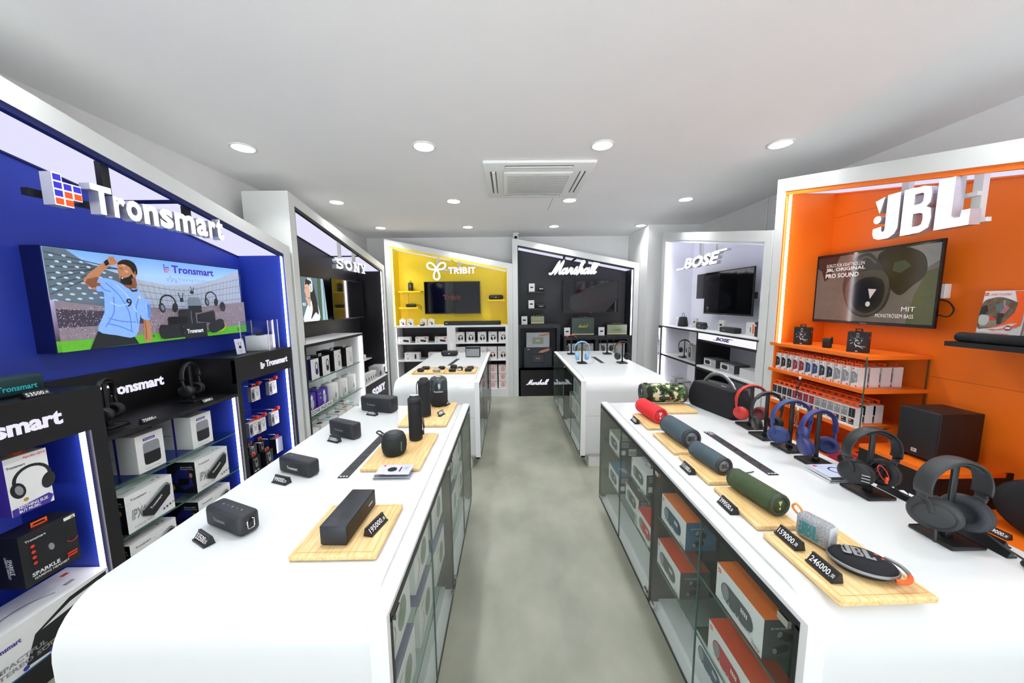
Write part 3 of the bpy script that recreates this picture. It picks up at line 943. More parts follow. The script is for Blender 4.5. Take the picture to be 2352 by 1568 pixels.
for y, z, l in ((1.823, .399, 'left one on the middle glass shelf'), (2.225, .399, 'right one on the middle glass shelf'), (1.823, .126, 'left one on the cabinet floor, half hidden'), (2.225, .126, 'right one on the cabinet floor, half hidden')):
    put('tF', mkF, 'speaker_carton', f'white carton with slanted black speaker, {l}', 'box', (-2.022 if z > .2 else -2.03, y, z), PL, 'outdoor speaker cartons in the blue booth')
def f_apo(a):
    art_headphone(a, 0.01, .135, .13, INK, INKG); a.text('Apollo Q10', -.01, .06, .225, .236, INKR, .02, rot=0); a.text('Tronsmart', -.06, -.005, .2, .21, INK, .02)
    a.poly([(-.064, 0), (.05, .0), (.064, .03), (.05, .045), (-.064, .03)], INKP); a.text('NOTHING ELSE', -.045, .045, .021, .034, INKW, .03); a.text('BUT MUSIC', -.045, .02, .006, .018, INKW, .03); a.ell(-.02, .055, .008, .008, GOLD, 10)
put('apo', carton(.13, .245, .1, CARD, side=INKP, top=CARD, front=f_apo, tab=(INKO, .04, .022)), 'headphone_carton', 'white headphone carton with purple band in the left niche of the blue booth', 'box', (-2.04, 1.39, .745), PL)
def f_spk(a):
    art_headphone(a, .035, .15, .1, BLACKP, INKG); a.text('Tronsmart', -.075, -.01, .19, .2, INKW, .02); a.text('SPARKLE', -.07, .02, .035, .052, INKW, .03); a.text('GAMING HEADSET', -.065, .05, .02, .03, INKW, .02)
    for i in range(4): a.ell(-.055, .165 - i * .025, .007, .007, INKR, 10)
    for i in range(2): a.quad(.045, .08, .035 + i * .012, .043 + i * .012, INKR)
    a.quad(.05, .09, .205, .22, INKW); a.ell(.08, .21, .006, .006, GOLD, 10); a.stroke(arc(.07, .12, .02, 200, 340, 8), .003, INKR)
def l_spk(a): a.text('SPARKLE', .03, .1, .09, .11, INKW, .03, rot=-1.5); a.text('GAMING HEADSET', .0, .1, .09, .1, INKW, .02, rot=-1.5)
put('spk', carton(.185, .228, .11, INK, front=f_spk, left=l_spk, tab=(INKO, .045, .018)), 'headset_carton', 'black gaming headset carton with red icons hanging below the white headphone carton', 'box', (-2.02, 1.405, .435), PL)
def f_big(a):
    a.poly([(-.1, .02), (-.06, .13), (.06, .19), (.2, .2), (.2, .02), (.0, .01)], INK); a.poly([(-.04, .13), (.06, .17), (.17, .18), (.17, .16), (.05, .14)], CARD)
    a.stroke([(-.05, .05), (.2, .07)], .004, GOLD); a.text('IMPACTFUL', -.19, -.03, .06, .08, INKG, .03); a.text('STEREO SOUND', -.19, .05, .035, .053, INKG, .03); a.text('Tronsmart', -.19, -.1, .14, .16, INKP, .03); a.ell(-.1, .018, .01, .01, INKP, 12); a.ell(-.02, .018, .01, .01, INKP, 12); a.quad(-.2, .2, .0, .006, INKB)
def t_big(a):
    a.stroke(spline([(-.15, .06), (-.08, .1), (.0, .1), (.06, .06)], 4), .008, INKG); a.quad(.15, .175, .14, .16, INKR)
    for i in range(7): a.quad(.1 + i * .005, .103 + i * .005, .06, .08, INKG)
put('bigc', carton(.42, .212, .2, CARD, side=CARDS, front=f_big, topart=t_big), 'speaker_carton', 'large white carton with a black carry-handle speaker on the floor of the left niche', 'box', (-2.0, 1.36, .111), PL)
# hanging packs
def f_ear(a):
    a.quad(-.045, -.01, .005, .1, INKG); a.ell(-.03, .05, .012, .028, INK); a.ell(.018, .05, .013, .018, INKL); a.stroke([(.008, .06), (.005, .085)], .005, INKG); a.stroke([(.026, .06), (.03, .085)], .005, INKG); a.text('Tronsmart', -.005, .035, .095, .102, INK, .02); a.ell(.034, .01, .006, .006, GOLD, 8)
mkE = carton(.095, .115, .03, CARD, side=INKG, front=f_ear, tab=(INKO, .035, .02))
n = 0
for y, z, l in ((2.755, .82, 'left, top row'), (2.962, .82, 'right, top row'), (2.70, .545, 'left, middle row'), (2.79, .54, 'centre, middle row'), (2.955, .545, 'right, middle row')):
    o = put('tE', mkE, 'earbud_pack', f'white earbud pack hanging in the blue niche, {l} of hooks', 'pack', (-2.085, y, z), PL, 'hanging earbud packs in the blue niche')
    rt = thing('security_tag', f'red anti-theft clip above the {l} earbud pack', 'clip', (-2.08, y + .035, z + .125), PL, 'red anti-theft clips')
    MB().rbox(-.013, .013, -.012, .012, 0, .03, .004, INKR, 2).build('clip_body', rt)
def f_dk(a):
    art_side_headphone(a, 0, .075, .07, INKG); a.text('Tronsmart', -.035, .01, .11, .118, INKW, .02); a.quad(-.03, -.01, .01, .02, INKW); a.quad(0, .02, .01, .02, INKW)
mkD = carton(.085, .135, .06, INK, front=f_dk, tab=(INKO, .035, .02))
for y, x, z, l in ((2.70, -2.09, .235, 'front left'), (2.81, -2.06, .235, 'front right'), (2.79, -2.18, .29, 'rear left'), (2.90, -2.18, .29, 'rear centre')):
    put('tD', mkD, 'earbud_pack', f'black earbud pack in the lowest hook row, {l}', 'pack', (x, y, z), PL, 'black packs in the blue niche')
put('tS', carton(.085, .135, .06, P('silver_card', '#b9bcc0', .25, .6), side=INK, tab=(INKR, .035, .02)), 'earbud_pack', 'silver-fronted pack at the right end of the lowest hook row', 'pack', (-2.1, 3.0, .27), PL)

# things on the cabinet
def speaker_box(r, w, h, d, rad, body, cloth, name=None, lm=None, lx=(-.05, .0), lz=(.3, .42), buttons=None, endloop=False):
    b = MB()
    b.rbox(-w / 2, w / 2, 0, d, 0, h, rad, body, 4)
    b.build('housing', r)
    MB().rbox(-w / 2 + rad * .9, w / 2 - rad * .9, -.0012, .01, rad * .6, h - rad * .6, .004, cloth, 2).build('front_grille', r)
    if name:
        a = MB(T(0, -.0016, 0)); a.text(name, lx[0], lx[1], h * lz[0], h * lz[1], lm or INKG, .02); a.build('logo_letters', r)
    if buttons:
        a = MB(T(0, 0, h + .0003) @ RX(-PI / 2))
        for i in range(buttons):
            x = -w * .22 + i * w * .13
            a.ell(x, d * .5, .0035, .0035, INKG, 8) if i % 2 == 0 else a.quad(x - .003, x + .003, d * .5 - .001, d * .5 + .001, INKG)
        a.build('buttons', r)
    if endloop:
        b = MB()
        b.rbox(w / 2 - .001, w / 2 + .0015, d * .28, d * .72, h * .28, h * .8, .008, NEARB, 2, 'x')
        b.tube([(w / 2 + .004, y, z) for y, z in [(d * .34, h * .68), (d * .34, h * .36), (d * .38, h * .3), (d * .62, h * .3), (d * .66, h * .36), (d * .66, h * .7), (d * .56, h * .74)]], .0016, CHROME, 6)
        b.build('carry_loop', r)
tl = thing('portable_speaker', 'dark teal rectangular speaker with turquoise letters on top of the black cabinet', 'speaker', (-2.12, 1.395, 1.219), PL)
TEALC = P('dark_teal_cloth', '#0f3238', .7, noise=.2, scale=300, bump=.3)
speaker_box(tl, .31, .088, .07, .014, TEALC, TEALC, 'Tronsmart', P('turquoise_print', '#2aa6ad', .4, emit='#2aa6ad', es=.25), (.0, .125), (.3, .58), 5)
price_tag('53500', 'price tag 53500 in front of the dark teal speaker', (-2.04, 1.455, 1.219), PL)
price_tag('75000', 'price tag 75000 in front of the left black headphones in the black recess', (-2.03, 1.875, .958), PL)
price_tag('128000', 'price tag 128000 in front of the right black headphones in the black recess', (-2.03, 2.25, .958), PL)
ds = thing('display_case', 'clear acrylic case over a white block on the right end of the black cabinet', 'display case', (-2.13, 2.93, 1.219), PL + .25)
b = MB(); t_ = .004
b.box(-.1, .1, -.1, -.1 + t_, .0, .25, ACRYL); b.box(-.1, .1, .1 - t_, .1, 0, .25, ACRYL); b.box(-.1, -.1 + t_, -.096, .096, 0, .25, ACRYL); b.box(.1 - t_, .1, -.096, .096, 0, .25, ACRYL); b.box(-.1, .1, -.1, .1, .25, .254, ACRYL)
for sx in (-1, 1):
    for sy in (-1, 1):
        b.box(sx * .1 - .002, sx * .1 + .002, sy * .1 - .002, sy * .1 + .002, 0, .254, INKW)
b.build('cover', ds)
MB().rbox(-.08, .08, -.08, .08, .0, .125, .003, WHITE, 2).build('plinth', ds)
MB().lathe([(.001, .125), (.03, .126), (.034, .134), (.025, .142), (.001, .144)], BLACKP, 20).build('sample_device', ds)
cs = thing('sign_holder', 'small clear acrylic holder with an earbud card beside the acrylic case', 'sign holder', (-2.08, 2.645, 1.219), PL)
b = MB(RX(-.12)); b.box(-.05, .05, 0, .012, 0, .13, ACRYL); b.build('holder', cs)
a = MB(T(0, -.001, 0) @ RX(-.12)); a.quad(-.044, .044, .006, .124, P('pale_card', '#dfe0f2', .5)); a.ell(0, .06, .014, .012, INK); a.stroke([(-.008, .075), (-.012, .1)], .004, INK); a.stroke([(.008, .075), (.012, .1)], .004, INK); a.ell(.034, .115, .006, .006, INKR, 8); lines(a, -.02, .02, .035, 3, .006, INKG); a.build('card', cs)
# ------------------------------------------------------------------ black booth with white cabinet (left wall, further back)
SY = 3.26
sony, hS = booth('black lined booth with slanted white frame behind the blue booth', (-2.0, SY, 0), PL, 2.36, .42, 2.63, 2.205, BLKB, BLKB,
                 [(2.25, .5, None, .012)], [(.99, 2.14, .03), (1.37, 2.14, .03)], cross=1.5)
sg = thing('illuminated_sign', 'lit white slab-serif letters hanging in the black booth on the left wall', 'sign', (-1.985, SY, 0), PL)
SX = [(.76, .97), (.985, 1.2), (1.215, 1.42), (1.415, 1.62)]
def slab(b, ch, xa, xb, z0, z1, y, ext, m, side):
    w, h = xb - xa, z1 - z0
    B = lambda u0, u1, v0, v1: b.box(xa + u0 * w, xa + u1 * w, y - ext, y, z0 + v0 * h, z0 + v1 * h, side, dict(front=m))
    R = lambda pts, k: b.ribbon([(xa + u * w, z0 + v * h) for u, v in pts], k * h, y - ext, y, m, side)
    if ch == 'O': R([(.5 + .36 * math.cos(t), .5 + .37 * math.sin(t)) for t in [i * PI / 12 for i in range(25)]], .27)
    elif ch == 'S':
        R(spline([(.84, .68), (.74, .85), (.45, .88), (.2, .76), (.26, .6), (.5, .52), (.78, .4), (.82, .24), (.55, .12), (.28, .14), (.14, .32)], 3), .22); B(.78, .92, .64, 1); B(.06, .2, 0, .38)
    elif ch == 'N':
        B(.12, .32, 0, 1); B(.68, .88, 0, 1); b.prism([(xa + u * w, z0 + v * h) for u, v in ((.05, 1), (.34, 1), (.88, 0), (.62, 0))], y - ext - .0005, y, m, side); B(0, .44, 0, .15); B(.56, 1, .85, 1); B(0, .3, .85, 1)
    elif ch == 'Y':
        B(.4, .62, 0, .5); R([(.16, .95), (.51, .45)], .24); R([(.84, .95), (.51, .45)], .2); B(.24, .78, 0, .14); B(0, .42, .86, 1); B(.6, 1, .86, 1)
for ch, (xa, xb) in zip('SONY', SX):
    b = MB(); slab(b, ch, xa + .008, xb - .008, 2.012, 2.135, .05, .05, SIGNW, SIGNSIDE); b.build('letter', sg)
MB().box(.8, 1.6, .0285, .058, 2.1, 2.125, FRAMEW).build('sign_rail', sg)
# screen with a woman in headphones
def pw(n, c, e=.6): return P('screen_' + n, c, .4, emit=c, es=e, noise=.06, scale=30)
def art_woman(a):
    a.quad(.01, .94, .018, .53, pw('bg', '#5a7681'))
    for x, c in ((.02, '#44504a'), (.25, '#7f959c'), (.62, '#8fa8b0'), (.8, '#3f5a4a'), (.88, '#a3c3cf')):
        a.poly([(x, .018), (x + .12, .018), (x + .07, .53), (x + .01, .53)], pw('b' + c[1:4], c))
    H, F, Wt, SKw = pw('hair', '#191a20'), pw('face', '#d9ad95'), pw('top', '#e9edf8'), pw('cup', '#e4e8ee')
    a.poly(SP([(.517, .126), (.613, .237), (.745, .253), (.806, .152), (.794, .018), (.487, .018)]), Wt)
    a.poly([(.537, .30), (.62, .28), (.64, .2), (.6, .18)], F)
    a.poly([(.545, .47), (.6, .49), (.66, .45), (.636, .301), (.57, .29), (.548, .32), (.54, .35), (.53, .37), (.538, .39)], F)
    a.poly(SP([(.55, .44), (.58, .505), (.66, .505), (.72, .43), (.754, .32), (.783, .2), (.79, .09), (.74, .12), (.70, .1), (.62, .04), (.67, .15), (.66, .25), (.64, .3), (.65, .4), (.6, .45)]), H)
    a.stroke(spline([(.6, .515), (.68, .49), (.69, .42)], 5), .02, SKw)
    a.ell(.665, .41, .038, .05, SKw, 18, .1); a.ell(.66, .41, .022, .034, pw('cup2', '#b9c0ca'), 16, .1)
    a.stroke([(.55, .405), (.57, .41)], .005, H); a.stroke([(.545, .335), (.563, .332)], .005, pw('lip', '#b0564f'))
    a.text('YOUR UNIVERSE', .32, .54, .2, .235, pw('w', '#f2f4f8'), .02)
tv('television', 'television on the black wall showing a woman with long hair and headphones', (-2.335, 3.43, 1.385), PL, .95, .54, art_woman)
tv('television', 'switched-off television beside the lit one on the black left wall', (-2.3, 4.51, 1.388), PL, .925, .55)
# cabinet
c2 = thing('display_cabinet', 'white lit cabinet with glass shelves of headphone cartons in the black booth', 'cabinet', (-2.0, SY, 0), PL)
part('top_board', c2, (.06, 1.40, 0, .4, 1.175, 1.205, BLACKL), (.06, 1.40, .004, .4, 1.205, 1.209, WHITE))
part('carcass_board', c2, (.06, .085, -.002, .4, .1, 1.175, BLACKL), (.085, 1.38, .38, .4, .1, 1.175, WHITE), (.085, .095, .01, .38, .1, 1.175, WHITE), (1.37, 1.40, 0, .4, .08, 1.175, WHITE), (.06, 1.38, 0, .4, .08, .1, WHITE), (.06, 1.38, 0, .02, 0, .08, BLACKL))
part('led_strip', c2, (1.35, 1.368, .01, .02, .11, 1.17, LED))
for z in (.815, .455):
    part('glass_shelf', c2, (.095, 1.34, .02, .37, z, z + .008, GSHELF)); part('shelf_edge', c2, (.095, 1.34, .0185, .02, z, z + .008, GEDGE))
part('low_front', c2, (1.40, 2.262, 0, .02, .0, .45, BLACKL)); part('low_shelf', c2, (1.40, 2.262, 0, .39, .45, .462, WHITE), (1.40, 2.262, .24, .39, .72, .732, WHITE))
for i, ch in enumerate('SONY'):
    b = MB(); slab(b, ch, 1.60 + i * .13, 1.722 + i * .13, .25, .36, 0, .006, SIGNS, SIGNS); b.build('letter', c2)
# headphone cartons
def f_hp(m):
    def f(a):
        art_side_headphone(a, .03, .105, .13, m); a.text('SONY', -.06, -.025, .18, .188, INKG, .02); lines(a, -.06, -.02, .03, 3, .006, INKL)
    return f
for i, (y, w_, h_, sd, mm, l) in enumerate(((3.53, .145, .212, INKN, INKN, 'blue-sided'), (3.745, .15, .212, INK, INK, 'first black-sided'), (4.01, .165, .238, INK, INKG, 'black-sided with gold label'), (4.305, .165, .236, INK, INKL, 'third black-sided'))):
    def ff(a, mm=mm, i=i, w_=w_):
        f_hp(mm)(a)
        if i == 2: a.quad(w_ / 2 - .03, w_ / 2 - .005, .18, .23, GOLD)
    put('hp%d' % i, carton(w_, h_, .2, CARD, side=sd, top=sd, front=ff, tab=(INKW, .05, .022)), 'headphone_carton', f'white-fronted headphone carton, top glass shelf of white cabinet, {l}', 'box', (-2.03, y, .824), PL, 'headphone cartons in the white cabinet')
def f_pu(a):
    a.ell(.03, .16, .02, .04, INKW, 12); a.ell(.035, .1, .03, .055, INKL, 16); a.stroke([(.03, .05), (-.06, .03)], .004, INKW); a.text('SONY', -.07, -.03, .17, .18, INKW, .02); a.text('H3', -.06, -.035, .12, .135, INKW, .03)
PUR = P('purple_carton', '#4b2fa0', .45)
for y, l in ((3.45, 'left'), (3.69, 'right')):
    put('pu', carton(.2, .215, .15, PUR, front=f_pu, tab=(INKW, .05, .02)), 'headset_carton', f'purple headset carton on the second glass shelf, {l} one', 'box', (-2.06, y, .464), PL, 'purple headset cartons')
    o = put('inz', lambda r: (MB().box(-.125, .125, 0, .003, 0, .055, CARD).build('card', r), (lambda a: (a.text('INZONE', -.11, .11, .01, .045, INK, .02), a.build('letters', r)))(MB(T(0, -.0002, 0)))), 'shelf_label', f'white strip lettered in black below the {l} purple carton', 'shelf label', (-2.025, y, .464), PL, 'white lettered shelf strips')
def mk_rc(r):
    MB().rbox(-.075, .075, 0, .12, 0, .222, .022, CARD, 3, 'y').build('carton', r)
    a = MB(T(0, -.0004, 0)); a.stroke(spline([(.0, .19), (.012, .15), (.012, .11)], 3), .004, INKG); a.ell(.014, .075, .016, .035, INKG, 14); a.text('SONY', -.05, -.03, .17, .176, INKL, 0); a.build('front_print', r)
    b = MB(); b.ribbon([(-.02, .222), (-.02, .244), (.02, .244), (.02, .222)], .008, .05, .0515, INKW); b.build('hang_tab', r)
for y, l in ((3.935, 'left'), (4.17, 'centre'), (4.405, 'right')):
    put('rc', mk_rc, 'headphone_carton', f'white round-cornered headphone carton, second glass shelf, {l} one', 'box', (-2.05, y, .464), PL, 'white round-cornered cartons')
k = 0
SMT = [INKT, INK, INKT, INK, INKO, INKT, INK, INK, INKT, INKL, INKT, INK]
for row, x in enumerate((-2.04, -2.17)):
    for i in range(6):
        m = SMT[k]; k += 1
        cn = {INKT.name: 'teal', INK.name: 'black', INKO.name: 'orange', INKL.name: 'grey'}[m.name]
        put('sm' + cn, carton(.15, .11, .12, CARD, topart=(lambda a, m=m: a.ell(0, .06, .035, .028, m, 20)), front=(lambda a, m=m: (lines(a, -.06, -.02, .08, 3, .008, INKL), a.ell(.04, .055, .018, .018, m, 14)))), 'earphone_carton',
            f'small carton with {cn} disc on lid, {ORD[i]} from left, {["front", "rear"][row]} row, white cabinet bottom', 'box', (x, 3.46 + i * .195, .101 + (.09 if x > -2.1 else .11)), PL, 'small white cartons at the cabinet bottom')
part('bottom_tray', c2, (.1, 1.34, .02, .37, .1, .19, WHITE), (.1, 1.34, .165, .37, .19, .21, WHITE))
put('gy', carton(.3, .16, .16, P('grey_carton', '#b7b8ba', .5), front=lambda a: (a.ell(.07, .08, .035, .05, INK, 18), a.ell(-.09, .05, .04, .04, INK, 18))), 'speaker_carton', 'grey speaker carton at the right end of the low shelf of the black booth', 'box', (-2.04, 5.42, .4625), PL)
for i in range(5):
    put('swb', carton(.07, .135, .08, CARD, front=lambda a: (a.ell(.01, .06, .014, .03, INK, 12), a.quad(-.03, -.01, .02, .03, INKR))), 'earphone_carton', f'slim white carton on the low shelf, {ORD[i]} from the left', 'box', (-2.03, 4.76 + i * .085, .4625), PL, 'slim white cartons on the low shelf')
for i in range(3):
    put('swc', carton(.12, .08, .08, CARD, front=lambda a: a.quad(-.04, .0, .02, .05, INKG)), 'earphone_carton', f'small white carton on the upper rear ledge of the black booth, {ORD[i]} from the left', 'box', (-2.25, 5.0 + i * .13, .7325), PL, 'small cartons on the rear ledge')

# ------------------------------------------------------------------ yellow booth (back wall)
TX = -2.01
tri, hT = booth('yellow lined booth with slanted white frame on the back wall', (TX, 5.7, 0), 0, 2.075, .4, 2.64, 2.225, YELLOWB, YELLOWB,
                [(.108, 1.23, None, .012)], [(.85, 2.15, .06), (1.2, 2.13, .06)], cross=1.06)
MB().box(.9, 1.3, .058, .08, 2.13, 2.155, FRAMEW).build('sign_rail', tri)
sg = thing('illuminated_sign', 'lit white three-loop knot with letters hanging in the yellow booth', 'sign', (TX, 5.745, 0))
pts = []
for ph in (150, 30, 270):
    for i in range(24):
        t = 2 * PI * (i + .5) / 24
        rr, q = .166 * (1 - math.cos(t)) / 2, .048 * math.sin(t) * (1 - math.cos(t)) ** .5 / 1.1
        q = -q
        c_, s_ = math.cos(math.radians(ph)), math.sin(math.radians(ph))
        pts.append((.83 + rr * c_ - q * s_, 2.150 + rr * s_ + q * c_))
b = MB(); b.ribbon(pts, .027, -.03, .01, SIGNW, SIGNSIDE, closed=True); b.build('knot_mark', sg)
for i, (ch, xa, xb) in enumerate((('T', 1.02, 1.105), ('R', 1.115, 1.2), ('I', 1.212, 1.24), ('B', 1.255, 1.335), ('I', 1.35, 1.378), ('T', 1.388, 1.465))):
    letters(sg, ch, xa, xb, 2.078, 2.183, .01, SIGNW, 'letter', .03, 0, .04, SIGNSIDE)
def art_tr(a): a.text('Tribit', .32, .63, .24, .33, pw('red', '#5c1614', .12), .03)
tv('television', 'television on the yellow wall with faint red letters on its dark screen', (-1.457, 5.97, 1.41), 0, .965, .555, art_tr)
for i, (x0, x1, z) in enumerate(((-1.875, -1.5, 1.785), (-1.875, -1.55, 1.51), (-.37, -.065, 1.625))):
    s_ = tag(MB().box(0, x1 - x0, 0, .2, 0, .024, YELLOWB).build('wall_shelf', None, (x0, 5.88, z)), f'yellow wall shelf on the yellow wall, {("upper left", "lower left", "right of the television")[i]} one', 'shelf', 'yellow wall shelves')
ts = tag(MB().box(0, .1, 0, .012, 0, .54, YELLOWB).build('wall_board', None, (-1.865, 6.065, 1.235)), 'yellow upright board behind the two left wall shelves', 'board')
# speakers on yellow shelves
t1 = thing('portable_speaker', 'tall black speaker with white controls on the upper left yellow shelf', 'speaker', (-1.69, 5.95, 1.81))
MB().rbox(-.04, .04, 0, .07, 0, .145, .018, BLACKM, 3).build('housing', t1)
a = MB(T(0, -.0008, 0)); a.stroke(arc(0, .08, .012, 0, 360, 14), .003, INKW); a.stroke(arc(0, .115, .007, 0, 300, 10), .002, INKW); a.quad(-.001, .001, .04, .06, INKW); a.quad(-.008, .008, .015, .019, INKW); a.build('controls', t1)
MB().tube([(-.008, .035, .14), (-.008, .035, .172), (.0, .035, .18), (.008, .035, .172), (.008, .035, .14)], .004, BLACKP, 6).build('strap', t1)
def pill(r, w, h, d, m, logo=True, strap=False):
    MB().rbox(-w / 2, w / 2, 0, d, 0, h, min(h, d) * .45, m, 4).build('housing', r)
    if logo:
        a = MB(T(0, -.0006, h * .42)); a.quad(-.012, .012, 0, h * .1, INKW); a.build('logo_letters', r)
    if strap:
        MB().tube(spline([(w / 2, d / 2, h * .7), (w / 2 + .06, d / 2, h * .6), (w / 2 + .10, d / 2 - .05, h * .1), (w / 2 + .105, d / 2 - .08, -.06)], 4), .004, BLACKP, 6).build('strap', r)
t2 = thing('portable_speaker', 'small black pill speaker with a strap on the lower left yellow shelf', 'speaker', (-1.69, 5.93, 1.534)); pill(t2, .18, .058, .055, BLACKM, False, True)
t3 = thing('portable_speaker', 'black pill speaker on the yellow shelf right of the television', 'speaker', (-.22, 5.93, 1.65)); pill(t3, .25, .078, .07, BLACKM)
c3 = thing('display_cabinet', 'white open cabinet with black backs below the yellow wall', 'cabinet', (TX, 5.7, 0))
Wt = 2.075
part('top_board', c3, (.085, Wt - .085, 0, .38, 1.195, 1.222, WHITE))
part('plinth', c3, (.085, Wt - .085, 0, .38, 0, .135, WHITE))
part('divider', c3, (.97, 1.11, 0, .38, .135, 1.195, WHITE)); part('side_panel', c3, (.085, .12, 0, .38, .135, 1.195, WHITE)); part('side_panel', c3, (Wt - .125, Wt - .085, 0, .38, .135, 1.195, WHITE))
for x0, x1 in ((.12, .97), (1.11, Wt - .125)):
    part('back_board', c3, (x0, x1, .36, .378, .135, 1.195, BLACKL))
    for z in (.915, .622): part('shelf', c3, (x0, x1, 0, .36, z, z + .02, WHITE))
b = MB(T(1.04, -.0005, .83) @ RY(-PI / 2)); b.text('SOUND', -.11, .11, -.028, .028, P('pale_letters', '#ffffff', .3, emit='#ffffff', es=.25), .02); b.build('letters', c3)
part('led_strip', c3, (.121, .127, .004, .012, .14, 1.19, LED))
def f_tw(a): a.quad(-.035, -.015, .085, .092, INKR); a.ell(-.018, .055, .008, .012, INK, 10); a.ell(.01, .055, .008, .012, INK, 10); a.ell(.012, .03, .018, .013, INK, 14)
for i, x in enumerate((-1.80, -1.672, -1.447, -1.315)):
    put('tw', carton(.098, .105, .05, CARD, front=f_tw, tab=(INKW, .035, .016)), 'earbud_carton', f'small white earbud carton under the yellow wall, {ORD[i]} from the left on the cabinet top', 'box', (x, 5.79, 1.2225), 0, 'earbud cartons under the yellow wall')
bx_ = thing('earbud_case', 'tiny black earbud case in front of the third white earbud carton', 'earbud case', (-1.46, 5.75, 1.2225)); MB().rbox(-.035, .035, 0, .03, 0, .025, .01, BLACKM, 3).build('lid', bx_)
sb = thing('soundbar', 'long black soundbar on the white cabinet top under the yellow wall', 'soundbar', (-.62, 5.78, 1.2225))
MB().rbox(-.48, .48, 0, .08, 0, .07, .008, BLACKM, 2).build('housing', sb); a = MB(T(0, -.0006, 0)); a.quad(-.455, -.42, .03, .038, INKW); a.build('logo_letters', sb)
def f_t3(oo):
    def f(a):
        a.quad(-.09, -.05, .078, .086, INKR); lines(a, -.09, -.03, .065, 2, .006, INKL); art_capsule(a, .03, .035, .1, .017, INK, -.12); a.quad(-.075, -.055, .012, .028, INKG)
        if oo: a.ell(.07, .08, .018, .016, INKO, 14)
    return f
for i, x in enumerate((-1.771, -1.479, -1.152)):
    put('t3%d' % (i > 0), carton(.205, .1, .1, CARD, front=f_t3(i > 0)), 'speaker_carton', f'long white speaker carton, {ORD[i]} from left on the upper left shelf, yellow booth', 'box', (x, 5.74, .9355), 0, 'long white speaker cartons')
def f_t4(a): a.quad(-.1, -.06, .098, .107, INKR); lines(a, -.1, -.03, .08, 2, .008, INKL); art_capsule(a, .06, .06, .085, .015, INK, PI / 2); a.quad(-.08, -.055, .015, .035, INKG)
put('t4', carton(.25, .125, .12, CARD, front=f_t4), 'speaker_carton', 'white carton with upright black speaker picture, middle left shelf, yellow booth', 'box', (-1.652, 5.74, .6425), 0)
put('t4b', carton(.22, .125, .12, CARD, front=lambda a: (a.quad(-.09, -.05, .098, .107, INKR), lines(a, -.09, -.03, .08, 1, .008, INKL))), 'speaker_carton', 'white carton partly hidden behind the far left counter on the middle left shelf', 'box', (-1.265, 5.74, .6425), 0)
def f_t5(w2, rd=False):
    def f(a): a.quad(-w2 + .01, -w2 + .045, .155, .163, INKR); lines(a, -w2 + .01, 0, .145, 1, .006, INKL); a.stroke(arc(.01, .09, .03, -20, 200, 10), .01, INKR if rd else INK); a.ell(-.015, .06, .018, .028, INK, 14, .4); a.ell(.035, .065, .015, .025, INK, 14, -.2); a.quad(w2 - .02, w2 - .012, .15, .165, INKG)
    return f
for i, x in enumerate((-.828, -.652, -.459, -.278, -.108)):
    put('t5', carton(.142, .172, .09, CARD, front=f_t5(.071)), 'headphone_carton', f'white headphone carton, {ORD[i]} from left on the upper right shelf, yellow booth', 'box', (x, 5.74, .9355), 0, 'headphone cartons, upper right shelf')
for i, x in enumerate((-.826, -.652, -.459, -.29, -.114)):
    put('t6', carton(.16, .215, .09, CARD, front=f_t5(.08, True)), 'headphone_carton', f'tall white headphone carton, {ORD[i]} from left on the middle right shelf, yellow booth', 'box', (x, 5.74, .6425), 0, 'tall headphone cartons, middle right shelf')
def f_t7(a): a.quad(-.07, .07, .118, .125, INKO); a.ell(0, .065, .035, .04, PINK, 18); a.stroke(arc(0, .07, .042, 20, 160, 8), .005, PINK); a.ell(.05, .105, .007, .007, GOLD, 8)
for i, x in enumerate((-.62, -.45, -.285, -.115)):
    for j in range(3):
        put('t7', carton(.148, .134, .12, CARD, front=f_t7), 'headphone_carton', f'carton with pink headphones, {ORD[i]} stack from the left, {("bottom", "middle", "top")[j]} of its stack', 'box', (x, 5.74, .1355 + j * .1345), 0, 'stacked cartons with pink headphones')

# ------------------------------------------------------------------ charcoal booth (back wall)
MX = .067
mar, hM = booth('charcoal lined booth with slanted white frame on the back wall', (MX, 5.7, 0), 0, 2.09, .4, 2.634, 2.214, CHARB, BLACKL,
                [(1.985, 1.03, None, .02)], [(.86, 2.2, .06), (1.24, 2.14, .06)], cross=1.05, barmat=BLACKP)
sg = thing('illuminated_sign', 'lit white handwritten-style lettering hanging in the charcoal booth', 'sign', (MX, 5.72, 0))
marshall(sg, .60, 1.46, 2.05, 2.26, .03, .04, SIGNW, SIGNSIDE, 'lettering', .15)
def art_kb(a):
    D1, D2 = pw('d1', '#141519', .3), pw('d2', '#201519', .3)
    a.poly([(.1, .1), (.22, .02), (.75, .02), (.95, .25), (.95, .53), (.7, .53), (.12, .27)], D1); a.poly([(.3, .02), (.6, .02), (.8, .3), (.45, .4)], D2)
    m = pw('dot', '#4b4e55', .3)
    y = a.up()
    for i in range(26):
        for j in range(11):
            x, z = .13 + i * .03 + j * .004, .27 + i * .0085 - j * .022
            if .02 < z < .52 and x < .95: a.add([(x, y, z), (x + .008, y, z), (x + .008, y, z + .006), (x, y, z + .006)], [(0, 1, 2, 3)], m)
    a.stroke([(.12, .29), (.70, .53)], .004, m)
tv('television', 'television on the charcoal wall showing a dark dotted grille', (.946, 5.975, 1.4), 0, .97, .56, art_kb)
for i, z in enumerate((1.752, 1.468)):
    tag(MB().box(0, .31, 0, .2, 0, .024, BLACKL).build('wall_shelf', None, (.322, 5.88, z)), f'small black wall shelf on the charcoal wall, {("upper", "lower")[i]} one', 'shelf', 'black wall shelves')
